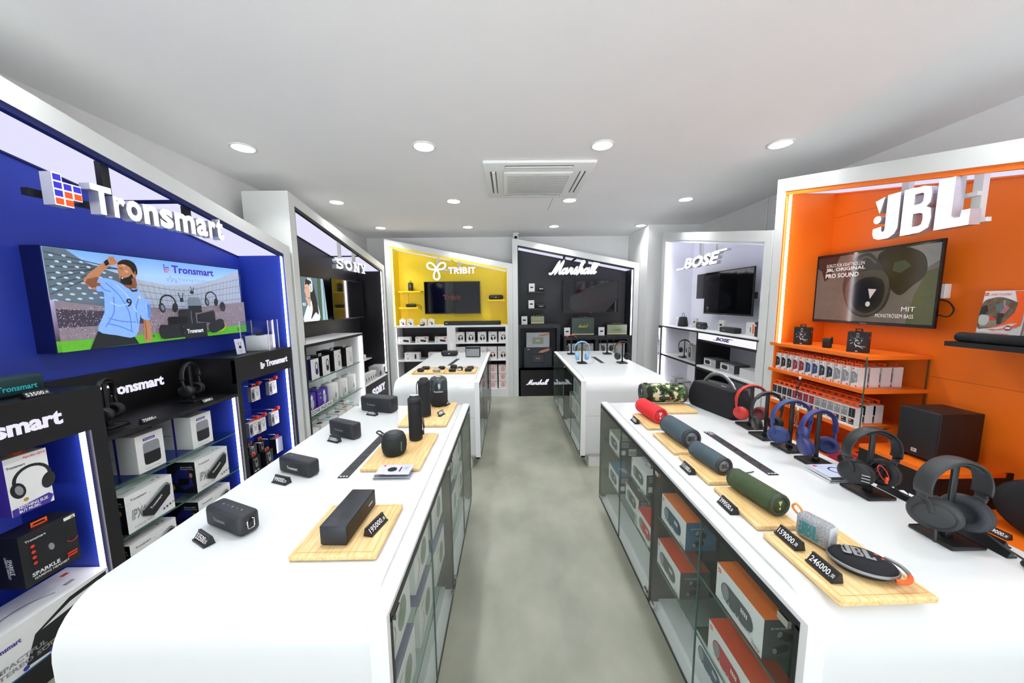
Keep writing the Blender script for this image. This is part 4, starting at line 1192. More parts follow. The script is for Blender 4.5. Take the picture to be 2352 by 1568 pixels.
def f_card(a): a.quad(-.026, .026, .06, .085, INK); a.ell(.036, .115, .004, .004, INK, 8); lines(a, -.035, .02, .115, 2, .006, INKG); lines(a, -.035, .0, .03, 1, .008, INKG)
mkC = carton(.098, .138, .03, CARD, front=f_card)
for i, (x, y, z, l) in enumerate(((.398, 5.92, 1.777, 'on the upper black wall shelf'), (.39, 5.92, 1.493, 'on the lower black wall shelf'), (.262, 5.8, 1.223, 'on top of the left charcoal cabinet'), (.992, 5.8, 1.021, 'left of the big green amplifier speaker'), (1.58, 5.8, 1.021, 'left of the right pale green speaker'))):
    put('fc', mkC, 'info_card_block', f'white information card block {l}', 'card', (x, y, z), 0, 'white information cards in the charcoal booth')
def amp(w, h, d, cloth, script, knobs=True, strip=True, brand='M'):
    def mk(r):
        MB().rbox(-w / 2, w / 2, 0, d, 0, h, .012, BLACKM, 3).build('cabinet', r)
        MB().box(-w / 2 + .012, w / 2 - .012, -.002, .004, .016, h - .014, cloth).build('front_cloth', r)
        if strip: MB().box(-w / 2 + .012, w / 2 - .012, -.004, .002, .012, .03, GOLD if strip == 2 else P('cream_trim', '#cfc59a', .4)).build('trim_strip', r)
        if script: marshall(r, -w * .22, w * .22, h * .45, h * .62, -.003, .003, GOLD, None, 'script_logo', .14)
        if knobs:
            b = MB()
            for i in range(4): b.cyl((-.06 + i * .045, d * .4, h - .002), (-.06 + i * .045, d * .4, h + .014), .008, P('brass', '#caa860', .3, 1.), 10)
            b.build('knobs', r)
    return mk
GRNC, SAGE = P('green_grille_cloth', '#44544e', .8, noise=.2, scale=400, bump=.3), P('sage_grille_cloth', '#8f9a82', .8, noise=.15, scale=400, bump=.3)
put('a1', amp(.245, .148, .1, SAGE, True), 'amplifier_speaker', 'sage fronted retro speaker on top of the left charcoal cabinet', 'speaker', (.488, 5.82, 1.223))
put('a2', amp(.40, .305, .14, GRNC, True), 'amplifier_speaker', 'large dark green fronted retro speaker below the charcoal wall television', 'speaker', (1.264, 5.82, 1.021))
put('a3', amp(.36, .19, .12, SAGE, True), 'amplifier_speaker', 'pale green fronted retro speaker at the right end of the charcoal booth', 'speaker', (1.85, 5.82, 1.021))
b1 = thing('portable_speaker', 'small black cube speaker on the upper black wall shelf', 'speaker', (.56, 5.92, 1.777)); speaker_box(b1, .1, .098, .05, .012, BLACKM, DARKF, 'Marshall', INKW, (-.03, .03), (.4, .6))
b1 = thing('portable_speaker', 'low black speaker on the lower black wall shelf', 'speaker', (.555, 5.92, 1.493)); speaker_box(b1, .16, .068, .05, .012, BLACKM, DARKF, 'Marshall', INKW, (-.03, .04), (.4, .6))
c4 = thing('display_cabinet', 'left charcoal cabinet with a niche of framed speaker cartons', 'cabinet', (MX, 5.7, 0))
part('carcass_board', c4, (.085, .785, 0, .38, 1.165, 1.222, CHARB), (.085, .12, 0, .38, 0, 1.165, CHARB), (.735, .785, 0, .38, 0, 1.165, CHARB), (.12, .735, .2, .38, .45, 1.165, CHARB))
part('front_board', c4, (.085, .785, .0, .02, 0, .49, BLACKL), (.12, .735, .0, .2, .45, .49, BLACKL))
marshall(c4, .215, .61, .2, .285, 0, .006, SIGNS, None, 'lettering', .14)
c5 = thing('display_cabinet', 'right charcoal low cabinet behind the far right counter', 'cabinet', (MX, 5.7, 0))
part('carcass_board', c5, (.85, 2.005, 0, .38, .96, 1.02, CHARB), (.85, .90, 0, .38, 0, .96, CHARB), (1.38, 1.44, 0, .38, 0, .96, CHARB), (1.92, 2.005, 0, .38, 0, .96, CHARB), (.9, 1.92, .3, .38, 0, .96, BLACKL), (.9, 1.92, 0, .3, .62, .65, CHARB))
def f_am(dark):
    def f(a):
        H_ = .25 if not dark else .34; q = .17 if not dark else .19
        w = .2 if not dark else .24
        a.quad(-q * .55, q * .55, H_ * .22, H_ * .68, INK if dark else INKG); a.quad(-q * .5, q * .5, H_ * .26, H_ * .64, P('card_cloth', '#3d3f45', .6) if dark else SAGE); a.text('Marshall', -.03, .03, H_ * .42, H_ * .5, GOLD if dark else INKW, .01)
        a.poly([(.0, H_ * .75), (.05, H_ * .85), (.19, H_ * .97), (.19, H_ * .85), (.08, H_ * .74)], SKIN); a.quad(-.18, -.14, H_ * .9, H_ * .93, INKL)
    return f
DKC = P('slate_carton', '#2e3138', .5, noise=.05)
put('ma1', carton(.47, .345, .12, DKC, front=f_am(True)), 'speaker_carton', 'slate grey carton picturing a speaker and a hand, lower one in the charcoal niche', 'box', (.487, 5.745, .4905))
put('ma2', carton(.39, .25, .1, P('pale_grey_carton', '#aeb1b3', .5), front=f_am(False)), 'speaker_carton', 'pale grey carton picturing a speaker and a hand, standing on the slate one', 'box', (.487, 5.75, .836))
for i, x in enumerate((1.21, 1.74)):
    put('ma3', carton(.43, .24, .12, P('pale_grey_carton', '#aeb1b3'), front=f_am(False)), 'speaker_carton', f'pale grey speaker carton in the right charcoal cabinet, {("left", "right")[i]} one', 'box', (x, 5.72, .651), 0, 'cartons in the right charcoal cabinet')
# ------------------------------------------------------------------ white booth (right wall)
PR = -PI / 2
bos, hBo = booth('white lined booth with slanted white frame on the right wall', (2.2, 4.97, 0), PR, 2.07, .42, 2.555, 2.17, LAVW, LAVW,
                 [(.125, 1.25, None, .012)], [(.90, 2.1, .05), (1.22, 2.08, .05)], cross=1.1)
sg = thing('illuminated_sign', 'lit white slanted lettering with long bars hanging in the white booth', 'sign', (2.2, 4.97, 0), PR)
b = MB(); bose(b, .47, 1.50, 1.985, 2.115, .03, .045, SIGNW, SIGNSIDE); b.build('lettering', sg)
def art_off(a):
    a.quad(.0 + .02, .3, .02, .48, P('screen_haze', '#17181c', .15)); a.quad(.06, .1, .06, .09, P('screen_icon', '#2e4a63', .3)); a.ell(.085, .04, .01, .01, P('screen_icon2', '#4c4f54', .3), 12)
tv('television', 'large dark television on the white booth wall', (2.47, 4.32, 1.43), PR, .865, .505, art_off, th=.05)
sat = thing('wall_speaker', 'narrow dark grey speaker panel mounted left of the television in the white booth', 'speaker', (2.5, 4.57, 1.62), PR)
MB().rbox(0, .17, 0, .1, 0, .315, .006, P('dark_grey_cloth', '#33353a', .7, noise=.2, scale=300), 2).build('housing', sat)
def socket(label, loc):
    s_ = thing('wall_socket', label, 'socket', loc, PR)
    MB().rbox(0, .12, 0, .04, 0, .085, .004, ACW, 2).build('box', s_)
    MB().rbox(.006, .07, -.002, .001, .008, .077, .004, P('socket_silver', '#8f9498', .3, .6), 2).build('plate', s_)
    b = MB()
    for x, z in ((.025, .05), (.048, .05), (.036, .025)): b.box(x, x + .006, -.0035, -.0015, z, z + .012, BLACKP)
    b.build('holes', s_)
    return s_
socket('white wall socket right of the television in the white booth', (2.559, 3.58, 1.60))
socket('white wall socket right of the television on the orange wall', (2.559, 2.12, 1.595))
c6 = thing('display_cabinet', 'white open cabinet with black edges and a lit name panel in the white booth', 'cabinet', (2.2, 4.97, 0), PR)
part('top_board', c6, (.085, 1.985, 0, .4, 1.243, 1.249, WHITE), (.0, 2.0, -.012, .4, 1.228, 1.243, BLACKL))
part('end_panel', c6, (.0, .085, -.014, 0, .0, 1.228, BLACKL))
MB().box(.012, .073, -.016, -.0135, .03, 1.21, EM('lit_panel', '#f6f4ff', .95)).build('end_light_panel', c6)
b = MB(T(.043, -.0162, .93) @ RY(-PI / 2)); bose(b, -.17, .17, -.016, .016, 0, .003, INKN); b.build('end_letters', c6)
part('left_lining', c6, (.085, 1.01, .39, .4, .1, 1.228, WHITE), (.085, .095, .01, .39, .1, 1.228, WHITE))
part('divider', c6, (1.005, 1.03, -.002, .4, 0, 1.228, BLACKL))
part('shelf_left', c6, (.095, 1.005, .012, .39, .825, .84, WHITE), (.085, 1.005, -.002, .012, .82, .84, BLACKL), (.095, 1.005, .012, .39, .41, .425, WHITE), (.085, 1.005, -.002, .012, .405, .425, BLACKL))
part('led_strip', c6, (.10, .118, .014, .022, .1, .81, LED), (.10, .118, .014, .022, .85, 1.22, LED))
part('right_back', c6, (1.03, 1.985, .39, .4, 0, 1.228, LAVW))
part('shelf_right', c6, (1.03, 1.985, .0, .39, .83, .85, WHITE), (1.03, 1.985, -.003, .3, .805, .83, BLACKL), (1.03, 1.985, .0, .39, .40, .42, WHITE))
part('name_panel_box', c6, (1.03, 1.985, 0, .05, 1.13, 1.228, BLACKL))
MB().box(1.04, 1.975, -.003, 0, 1.155, 1.226, EM('lit_panel', '#f6f4ff', .95)).build('name_light_panel', c6)
b = MB(); bose(b, 1.34, 1.66, 1.172, 1.21, -.0032, .003, INKN); b.build('name_letters', c6)
# things on it
def card_box(label, Y, w=.07, h=.12, X=2.4, mk=None, z=1.2495):
    return put('cb%g' % w, carton(w, h, .035, CARD, front=lambda a: (a.quad(-w * .3, w * .2, h * .5, h * .68, INK), lines(a, -w * .35, w * .1, h * .85, 2, .006, INKL), a.quad(w * .2, w * .3, h * .6, h * .75, INKO))), 'info_card_block', label, 'card', (X, Y, z), PR, 'white cards in the white booth')
card_box('white card behind the black bottle-shaped speaker', 4.88)
card_box('white card left of the small oval black speaker', 4.40)
card_box('white card left of the flat black soundbar speaker', 3.84, .09)
put('cbT', carton(.12, .125, .06, CARD, front=lambda a: (a.quad(.0, .01, .03, .08, INK), a.quad(.03, .05, .02, .11, INKO), lines(a, -.05, -.01, .1, 4, .01, INKL))), 'info_card_block', 'white carton left of the tall black speaker at the right end of the white booth', 'card', (2.38, 3.34, 1.2495), PR)
s1 = thing('portable_speaker', 'black bottle-shaped speaker with a wire handle, leftmost in the white booth', 'speaker', (2.37, 4.63, 1.2495), PR)
MB().lathe([(.035, 0), (.062, .004), (.064, .02), (.05, .11), (.045, .125), (.03, .13), (.001, .131)], BLACKM, 24, sx=1.1).build('housing', s1)
MB().tube(spline([(-.03, 0, .128), (-.028, 0, .16), (0, 0, .182), (.028, 0, .16), (.03, 0, .128)], 4), .003, BLACKP, 6).build('handle', s1)
MB().box(-.05, -.03, -.066, -.056, .085, .1, CARD).build('sticker', s1)
s2 = thing('portable_speaker', 'small oval black speaker with side strap on the white booth cabinet', 'speaker', (2.33, 4.155, 1.2495), PR); pill(s2, .19, .085, .055, BLACKM, True, False)
MB().rbox(.09, .125, .02, .04, .025, .045, .008, BLACKP, 2).build('strap', s2)
s3 = thing('soundbar', 'flat black speaker in the middle right of the white booth cabinet', 'speaker', (2.33, 3.63, 1.2495), PR); MB().rbox(-.13, .13, 0, .08, 0, .058, .012, BLACKM, 3).build('housing', s3); a = MB(T(0, -.0006, 0)); a.text('BOSE', -.07, -.03, .022, .034, INKG, .03, .2); a.build('logo_letters', s3)
s4 = thing('portable_speaker', 'tall black speaker with a small white sticker, rightmost in the white booth', 'speaker', (2.33, 3.17, 1.2495), PR); MB().rbox(-.05, .05, 0, .09, 0, .142, .012, BLACKM, 3).build('housing', s4); MB().box(-.047, -.02, -.002, 0, .1, .115, CARD).build('sticker', s4)
def f_soft(a): a.quad(-.11, .03, .015, .075, P('carton_white_face', '#e6e7e8')); art_capsule(a, -.04, .045, .1, .022, INK); a.text('BOSE', .06, .1, .06, .068, INKW, .03, .2)
GYC = P('dark_carton', '#6f7174', .5)
for Y, l in ((3.8, 'left'), (3.49, 'middle')):
    put('bo1', carton(.23, .088, .16, GYC, side=P('charcoal_carton', '#434548'), front=f_soft, frontm=P('pale_grey_carton', '#aeb1b3')), 'speaker_carton', f'grey speaker carton on the right white shelf of the white booth, {l} one', 'box', (2.27, Y, .8505), PR, 'grey speaker cartons in the white booth')
put('bo2', carton(.22, .085, .13, P('pale_grey_carton', '#aeb1b3'), top=CARD, frontm=CARDS), 'speaker_carton', 'pale carton at the right end of the right white shelf of the white booth', 'box', (2.26, 3.17, .8505), PR)
put('bo3', carton(.12, .19, .1, P('pale_grey_carton', '#aeb1b3'), side=CARDS, front=lambda a: art_side_headphone(a, .01, .1, .13), tab=(INK, .03, .02)), 'headphone_carton', 'grey headphone carton beside the black headphones in the white booth', 'box', (2.3, 4.3, .8405), PR)
for i in range(3):
    put('bo4', carton(.14, .11, .12, P('pale_grey_carton', '#aeb1b3'), front=lambda a: art_capsule(a, 0, .05, .08, .02, INKG)), 'speaker_carton', f'pale grey carton on the lower left shelf of the white booth, {ORD[i]} from the left', 'box', (2.28, 4.68 - i * .21, .4255), PR, 'pale cartons on the lower left shelf')
put('bo5', carton(.3, .2, .14, BLACKP), 'speaker_carton', 'black carton on the lowest right shelf behind the black handled speaker', 'box', (2.3, 3.7, .4205), PR)

# ------------------------------------------------------------------ orange booth (right wall, near)
JY = 2.885
ora, hJ = booth('large orange lined booth with slanted white frame on the right wall', (2.2, JY, 0), PR, 2.25, .42, 2.563, 2.08, ORANGEB, ORANGEB,
                [(.12, 1.245, None, .014)], [(.865, 2.0, .076), (1.18, 1.97, .076)], cross=1.32)
MB().box(.84, 1.20, .0505, .0755, 2.085, 2.105, FRAMEW).build('sign_rail', ora)
MB().box(.84, 1.245, .0505, .0755, 1.955, 1.975, FRAMEW).build('sign_rail', ora)
sg = thing('illuminated_sign', 'huge lit white three-letter sign with an exclamation mark in the orange booth', 'sign', (2.19, JY, 0), PR)
b = MB(); jbl(b, .798, 1.232, 1.943, 2.186, .05, .055, SIGNW, SIGNSIDE); b.build('letters', sg)
def pj_(n, c, e=.38): return P('video_' + n, c, .12, emit=c, es=e, noise=.1, scale=18)
def art_jbl(a):
    BG = pj_('bg', '#55514c')
    a.quad(.012, .798, .02, .50, BG)
    a.poly([(.012, .5), (.19, .5), (.156, .422), (.111, .334), (.079, .316), (.046, .4), (.012, .42)], pj_('dark_red', '#2d2422'))
    a.poly([(.66, .02), (.798, .02), (.798, .36), (.743, .34), (.69, .2)], pj_('green', '#3d4327'))
    a.poly([(.64, .5), (.798, .5), (.798, .4), (.74, .36)], pj_('grey2', '#6a6c6c'))
    a.poly(SP([(.456, .453), (.5, .5), (.614, .5), (.71, .452), (.741, .378), (.732, .309), (.676, .256), (.617, .2), (.56, .236), (.5, .331)]), pj_('shade', '#16171a', .3))
    a.poly([(.56, .41), (.62, .42), (.66, .38), (.60, .34), (.555, .36)], pj_('sheen', '#2f3a33'))
    a.poly(SP([(.276, .448), (.383, .497), (.448, .454), (.516, .351), (.553, .262), (.55, .175), (.517, .105), (.446, .057), (.374, .054), (.292, .1), (.247, .198), (.232, .297)]), pj_('bud', '#26272a', .3))
    a.poly(SP([(.27, .3), (.33, .36), (.45, .375), (.53, .33), (.545, .23), (.51, .12), (.43, .065), (.34, .08), (.28, .15), (.255, .23)]), pj_('bud2', '#3a3a38', .3))
    a.poly(SP([(.297, .245), (.347, .31), (.434, .33), (.504, .3), (.522, .22), (.498, .131), (.426, .08), (.35, .101), (.305, .168)]), pj_('face', '#12151f', .3))
    a.stroke(spline([(.3, .42), (.38, .47), (.45, .42)], 5), .012, pj_('rim', '#45484c', .3))
    m = pj_('mark', '#a6a4a0', .5)
    a.poly([(.417, .248), (.471, .243), (.435, .178)], m); a.ell(.424, .143, .016, .018, m, 16)
    g = pj_('words', '#c9c7c2', .45)
    a.text('SORGT FÜR KRAFTVOLLEN', .089, .376, .42, .45, g, 0); a.text('JBL ORIGINAL', .087, .383, .382, .414, g, .02); a.text('PRO SOUND', .088, .343, .34, .372, g, .02)
    a.text('MIT', .633, .707, .098, .126, g, .0); a.text('MONSTRÖSEM BASS', .482, .703, .054, .084, g, 0)
tv('television', 'large television on the orange wall showing a close-up of an earbud with words', (2.5, 2.79, 1.418), PR, .81, .52, art_jbl, th=.05)
cbx = tag(MB().tube(spline([(2.53, 2.0, 1.5), (2.54, 1.955, 1.49), (2.555, 1.945, 1.53), (2.575, 1.99, 1.575), (2.58, 2.05, 1.59)], 5), .004, BLACKP, 6).build('power_cable'), 'black cable looping from the orange wall television to the socket', 'cable')
SEAM = P('orange_seam', '#9c4410', .5)
MB().box(.1, 2.16, .3993, .4, 2.235, 2.237, SEAM).build('board_seam', ora); MB().box(.84, 2.16, .3993, .4, 1.118, 1.12, SEAM).build('board_seam', ora)
# shelving
c7 = thing('display_shelving', 'orange shelving with a clear end panel, filled with small cartons', 'shelving', (2.2, JY, 0), PR)
part('top_board', c7, (.05, .84, -.004, .4, 1.223, 1.246, ORANGEB)); part('shelf', c7, (.05, .84, -.004, .4, 1.01, 1.034, ORANGEB)); part('shelf', c7, (.05, .84, -.004, .4, .75, .775, ORANGEB))
part('shelf_liner', c7, (.098, .83, .003, .15, .7755, .784, WHITE)); part('riser', c7, (.098, .83, .062, .2, .784, .80, ORANGEB))
part('base_board', c7, (.05, .84, -.004, .4, .46, .5, ORANGEB)); part('side_panel', c7, (.05, .098, -.003, .4, .5, .75, ORANGEB), (.825, .84, .2, .4, .5, .75, ORANGEB))
part('base_front', c7, (.05, .84, -.003, .02, 0, .46, ORANGEB))
part('clear_end_panel', c7, (.832, .838, -.002, .38, .775, 1.223, ACRYL)); part('panel_edge', c7, (.831, .839, -.005, -.002, .775, 1.24, GEDGE), (.831, .839, .38, .386, .775, 1.24, P('amber_edge', '#6b4a26', .3)))
c8 = thing('display_bench', 'orange topped bench with black fronts and big white letters, stepped down towards the camera', 'bench', (2.2, JY, 0), PR)
part('upper_top', c8, (.84, 1.235, 0, .4, .67, .692, ORANGEB)); part('upper_front', c8, (.84, 1.235, -.0, .02, 0, .67, BLACKL)); part('step_face', c8, (1.225, 1.236, .02, .36, .497, .67, BLACKL), (1.225, 1.236, .36, .4, .497, .692, BLACKL))
part('lower_top', c8, (1.236, 2.165, .012, .4, .475, .497, ORANGEB)); part('lower_edge', c8, (1.236, 2.165, -.0, .012, .40, .499, BLACKL)); part('lower_front', c8, (1.236, 2.165, 0.002, .02, 0, .40, ORANGEB))
letters(c8, 'CHARGE', .85, 1.165, .44, .53, 0, SIGNS, 'letters', .04, 0, .006)
TABO = P('bright_orange_tab', '#ff5a14', .5, noise=.02)
# small cartons in rows
def f_tune(m, sil=False):
    def f(a):
        a.quad(-.018, -.006, .112, .124, INKO); a.poly([(-.021, .02), (.018, .035), (.018, .085), (-.003, .1), (-.021, .1)], m)
        if sil: a.stroke(spline([(-.01, .09), (-.0, .05), (.01, .06), (.005, .03)], 3), .005, INKL)
        else: a.ell(.0, .07, .006, .009, INKG, 8); a.stroke([(.0, .065), (-.005, .03)], .003, INKG)
        a.text('TUNE', .012, .017, .09, .12, INK, 0); a.quad(.008, .018, .004, .014, INKR)
    return f
ROW1 = [('black', INK, 0)] * 4 + [('red', P('carton_red', '#9a2233'), 0)] * 2 + [('blue', P('carton_blue', '#27457e'), 0)] * 2 + [('navy', P('carton_navy', '#1e2740'), 0)] * 2 + [('white', INKG, 1)] * 3
for i, (cn, m, s_) in enumerate(ROW1):
    Y = 2.815 - i * .057
    for k in range(4 if i == 12 else 3):
        if i == 12 and k: cn2 = 'side'
        put('tune' + cn, carton(.044, .128, .06, CARD, front=f_tune(m, s_), tab=(TABO, .038, .02)), 'earphone_carton',
            f'slim carton, {cn} earphones, {ORD[i]} from left, upper orange shelf, {["front", "second", "third", "rear"][k]} in file', 'box', (2.215 + k * .075, Y, 1.0345), PR, 'slim earphone cartons on the upper orange shelf')
ROW2 = [('black', INK)] * 5 + [('red', P('carton_red', '#9a2233'))] * 4 + [('silver', P('carton_silver', '#9b9ea2', .3, .4))] * 5 + [('dark', INK)]
def f_c50(m):
    def f(a):
        a.quad(-.02, .02, .052, .112, m); a.quad(-.004, -.001, .055, .11, INKG); a.ell(-.011, .095, .006, .008, INKL if m.name == 'carton_silver' else m, 8); a.ell(.01, .098, .006, .008, INKL if m.name == 'carton_silver' else m, 8)
        a.quad(-.016, .017, .006, .042, INK); a.quad(-.012, .0, .026, .038, INKO); a.text('JBL', -.01, -.002, .029, .035, INKW, .03); a.text('C50HI', -.012, .01, .012, .018, INKW, .02)
    return f
for i, (cn, m) in enumerate(ROW2):
    Y = 2.815 - i * .0495
    for k in range(3):
        put('c50' + cn, carton(.043, .118, .05, CARD, front=f_c50(m), tab=(TABO, .038, .03)), 'earphone_carton',
            f'small pack, {cn} window, {ORD[i] if i < 14 else "fifteenth"} from left, lower orange shelf, {["front", "middle", "rear"][k]} in file', 'pack', (2.212 + k * .065, Y, .7845 + (.0165 if k else 0)), PR, 'earphone packs on the lower orange shelf')
def f_ua(a):
    for i in range(9):
        an = i * .7; a.stroke([(.015 * math.cos(an), .06 + .018 * math.sin(an)), (.04 * math.cos(an * 1.3 + 1), .06 + .032 * math.sin(an * 1.1 + 1))], .0025, INKW)
    a.ell(.008, .062, .016, .014, BLACKP, 14); a.ell(.008, .062, .008, .007, INKG, 10); a.ell(-.02, .075, .01, .01, BLACKP, 12)
    a.stroke(arc(0, .12, .007, 20, 160, 6), .002, INKW); a.stroke(arc(0, .109, .007, 200, 340, 6), .002, INKW); a.quad(-.007, .007, .1135, .1155, INKW); a.text('TRUE WIRELESS FLASH X', -.03, .03, .093, .098, INKG, 0); a.quad(-.006, .006, .006, .012, INKW)
def r_ua(a): a.stroke(arc(.03, .12, .006, 20, 160, 6), .002, INKW); a.stroke(arc(.03, .109, .006, 200, 340, 6), .002, INKW); a.text('HARMAN', .015, .045, .095, .1, INKW, 0); a.ell(.03, .083, .004, .004, INKB, 10)
mkU = carton(.1, .135, .06, P('matt_black_carton', '#16171b', .5), front=f_ua, right=r_ua, tab=(INK, .03, .018))
for (Y, l) in ((2.64, 'left, near the light strip'), (2.21, 'right, near the front')):
    put('ua', mkU, 'earbud_carton', f'black splash-picture carton on top of the orange shelving, {l}', 'box', (2.29, Y, 1.2465), PR + .55, 'black splash picture cartons')
bt = thing('portable_speaker', 'tiny black block speaker with a loop between the two black cartons on the orange shelving', 'speaker', (2.3, 2.44, 1.2465), PR + .4)
MB().rbox(-.024, .024, 0, .03, 0, .07, .005, BLACKM, 2).build('housing', bt); MB().tube(spline([(.02, .015, .07), (.026, .015, .08), (.03, .015, .06), (.03, .015, .03)], 4), .003, BLACKP, 6).build('loop', bt)
# earphone samples hanging from shelf edges
for i, (Y, z, m, l) in enumerate(((2.505, 1.0, BLACKP, 'black tangled sample earphones hanging from the upper orange shelf'), (2.5, .76, P('tan_cable', '#a58a62', .6), 'tan tangled sample earphones hanging from the lower orange shelf'))):
    e = thing('sample_earphones', l, 'earphones', (2.19, Y, z), PR)
    MB().rbox(-.008, .008, -.006, .004, 0, .022, .003, INKW, 2).build('clip', e)
    random.seed(i + 4)
    b = MB()
    for k in range(4):
        b.tube(spline([(0, 0, 0)] + [(random.uniform(-.018, .018), random.uniform(-.015, .0), -.03 * (j + 1)) for j in range(4)], 4), .0017, m, 5)
    for k in range(2): b.rbox(-.014 + k * .02, -.004 + k * .02, -.012, -.004, -.13, -.115, .004, m, 2)
    b.build('cable', e)
sub = thing('subwoofer', 'black cube subwoofer on the orange bench', 'speaker', (2.295, 1.93, .6925), PR)
b = MB()
for x, y in ((.02, .03), (.16, .03), (.02, .21), (.16, .21)): b.cyl((x, y, 0), (x, y, .018), .014, BLACKP, 12)
b.build('feet', sub)
MB().rbox(0, .185, .012, .248, .016, .285, .004, P('black_vinyl', '#0d0d0e', .5, noise=.1, scale=200, bump=.2), 2).build('cabinet', sub)
MB().rbox(.0, .185, 0, .011, .018, .284, .004, DARKF, 2).build('front_grille', sub)
b = MB(); b.box(.078, .103, -.002, 0, .04, .06, INKL); b.build('badge', sub)
a = MB(T(0, -.0022, 0)); a.text('JBL', .083, .098, .046, .055, INK, .04); a.build('badge_letters', sub)
# black shelf with bar and brochure
tag(MB().box(0, 1.1, 0, .25, 0, .025, BLACKP).build('wall_shelf', None, (2.35, 1.81, 1.342), (0, 0, PR)), 'long black wall shelf at the right edge of the orange wall', 'shelf')
sb = thing('soundbar', 'long black round-ended soundbar on the black wall shelf', 'soundbar', (2.40, 1.80, 1.3672), PR); MB().rbox(0, .95, -.03, .03, 0, .05, .022, DARKF, 4).build('housing', sb)
ct = thing('brochure', 'product brochure with a picture of people at a party leaning above the soundbar', 'brochure', (2.495, 1.80, 1.3675), PR)
A = T(0, .0, .0) @ RX(-.1)
MB(A).box(-.0, .16, 0, .01, 0, .265, INKW).build('pages', ct)
a = MB(A @ T(.0, -.0005, .042))
a.poly(SP([(.0, .155), (.03, .185), (.07, .19), (.111, .172), (.129, .156), (.125, .109), (.103, .07), (.073, .04), (.03, .028), (.0, .034)]), P('photo_brown', '#6b5a48', .5, noise=.3, scale=60))
a.poly([(.05, .15), (.085, .175), (.11, .165), (.1, .12), (.06, .12)], P('photo_window', '#5c7076')); a.poly([(.0, .08), (.03, .1), (.06, .08), (.09, .05), (.06, .035), (.01, .032)], P('photo_ground', '#8d8670', .5, noise=.2, scale=50))
a.poly([(.0, .14), (.02, .15), (.03, .12), (.015, .09), (.0, .09)], P('photo_dark', '#2d2b2e')); a.poly(SP([(.0, .09), (.012, .1), (.034, .092), (.04, .07), (.03, .045), (.005, .05)]), P('photo_shirt', '#b9c2bd')); a.poly([(.04, .09), (.06, .085), (.06, .07), (.042, .07)], INKR)
a.poly([(.073, .111), (.086, .142), (.1, .15), (.105, .139), (.092, .105)], P('photo_pink', '#a56d72')); a.poly([(.066, .11), (.09, .107), (.083, .08), (.086, .052), (.07, .054)], P('photo_dark', '#2d2b2e')); a.stroke([(.08, .175), (.084, .15), (.09, .14)], .007, SKIN); a.ell(.106, .15, .009, .014, P('photo_hair', '#6e4a2e'), 10)
a.poly([(.11, .22), (.155, .22), (.155, .066), (.141, .062), (.114, .057), (.073, .037), (.03, .026), (.06, .02), (.12, .04), (.155, .07), (.155, .05), (.14, .04), (.09, .025), (.03, .026), (.073, .04), (.103, .07), (.126, .115), (.129, .156)], INKO)
a.ell(.115, .035, .013, .013, P('carton_red', '#9a2233'), 16); a.quad(.106, .124, .03, .04, INKW); a.quad(.004, .018, .198, .213, INKR); a.text('JBL', .006, .016, .202, .209, INKW, .03); a.text('DARE TO LISTEN!', .028, .1, .198, .209, INKR, .0, .2)
a.text('2023 PRODUCT', .004, .056, -.0, .008, INK, 0); a.text('Catalogue', .058, .12, -.006, .012, INKR, 0, .3)
a.build('cover_print', ct)
b = MB(T(.19, .0, .0) @ RZ(-.35) @ RX(-.1))
for i in range(8): b.box(-.03 + i * .004, -.028 + i * .004, .0 + i * .004, .12, 0, .21, CARD if i % 2 else INKL)
tag(b.build('leaflets', None, (2.46, 1.78, 1.372), (0, 0, PR)), 'stack of leaflets standing behind the soundbar, right of the brochure', 'leaflet')
ov = thing('oval_speaker', 'large black oval speaker with a white label on the lower orange bench', 'speaker', (2.40, 1.39, .4975), PR + .15)
MB().lathe([(.001, -.05), (.1, -.048), (.135, -.035), (.15, -.01), (.15, .01), (.135, .035), (.1, .048), (.001, .05)], DARKF, 40, T(0, 0, .138) @ RX(PI / 2), sx=1.15, sy=.92).build('housing', ov)
MB().lathe([(.146, -.014), (.153, -.01), (.153, .01), (.146, .014)], BLACKP, 40, T(0, 0, .138) @ RX(PI / 2), sx=1.15, sy=.92, cap=False).build('rim', ov)
MB(T(0, .0, .27) @ RX(-.4)).box(-.05, .0, -.012, .012, 0, .003, CARD).build('label', ov)
a = MB(T(0, -.0505, 0)); a.text('harman/kardon', -.03, .04, .1, .106, INKG, 0); a.build('logo_letters', ov)
price_tag('729000', 'price tag 729000 on the lower orange bench in front of the oval speaker', (2.27, 1.46, .4975), PR)
rb = put('redb', carton(.2, .1, .16, P('red_violet_carton', '#a5243f', .5), side=P('violet_carton', '#5a2a6a'), top=INKO, front=lambda a: (a.ell(0, .03, .035, .03, INK, 18), a.text('TUNE 510', -.05, .02, .08, .085, INKW, 0), a.text('JBL', .075, .09, .03, .08, INKW, .03)), topart=lambda a: a.ell(.05, .05, .015, .015, INK, 12)), 'headphone_carton', 'orange and purple carton in the niche under the orange shelves', 'box', (2.22, 2.16, .5005), PR)
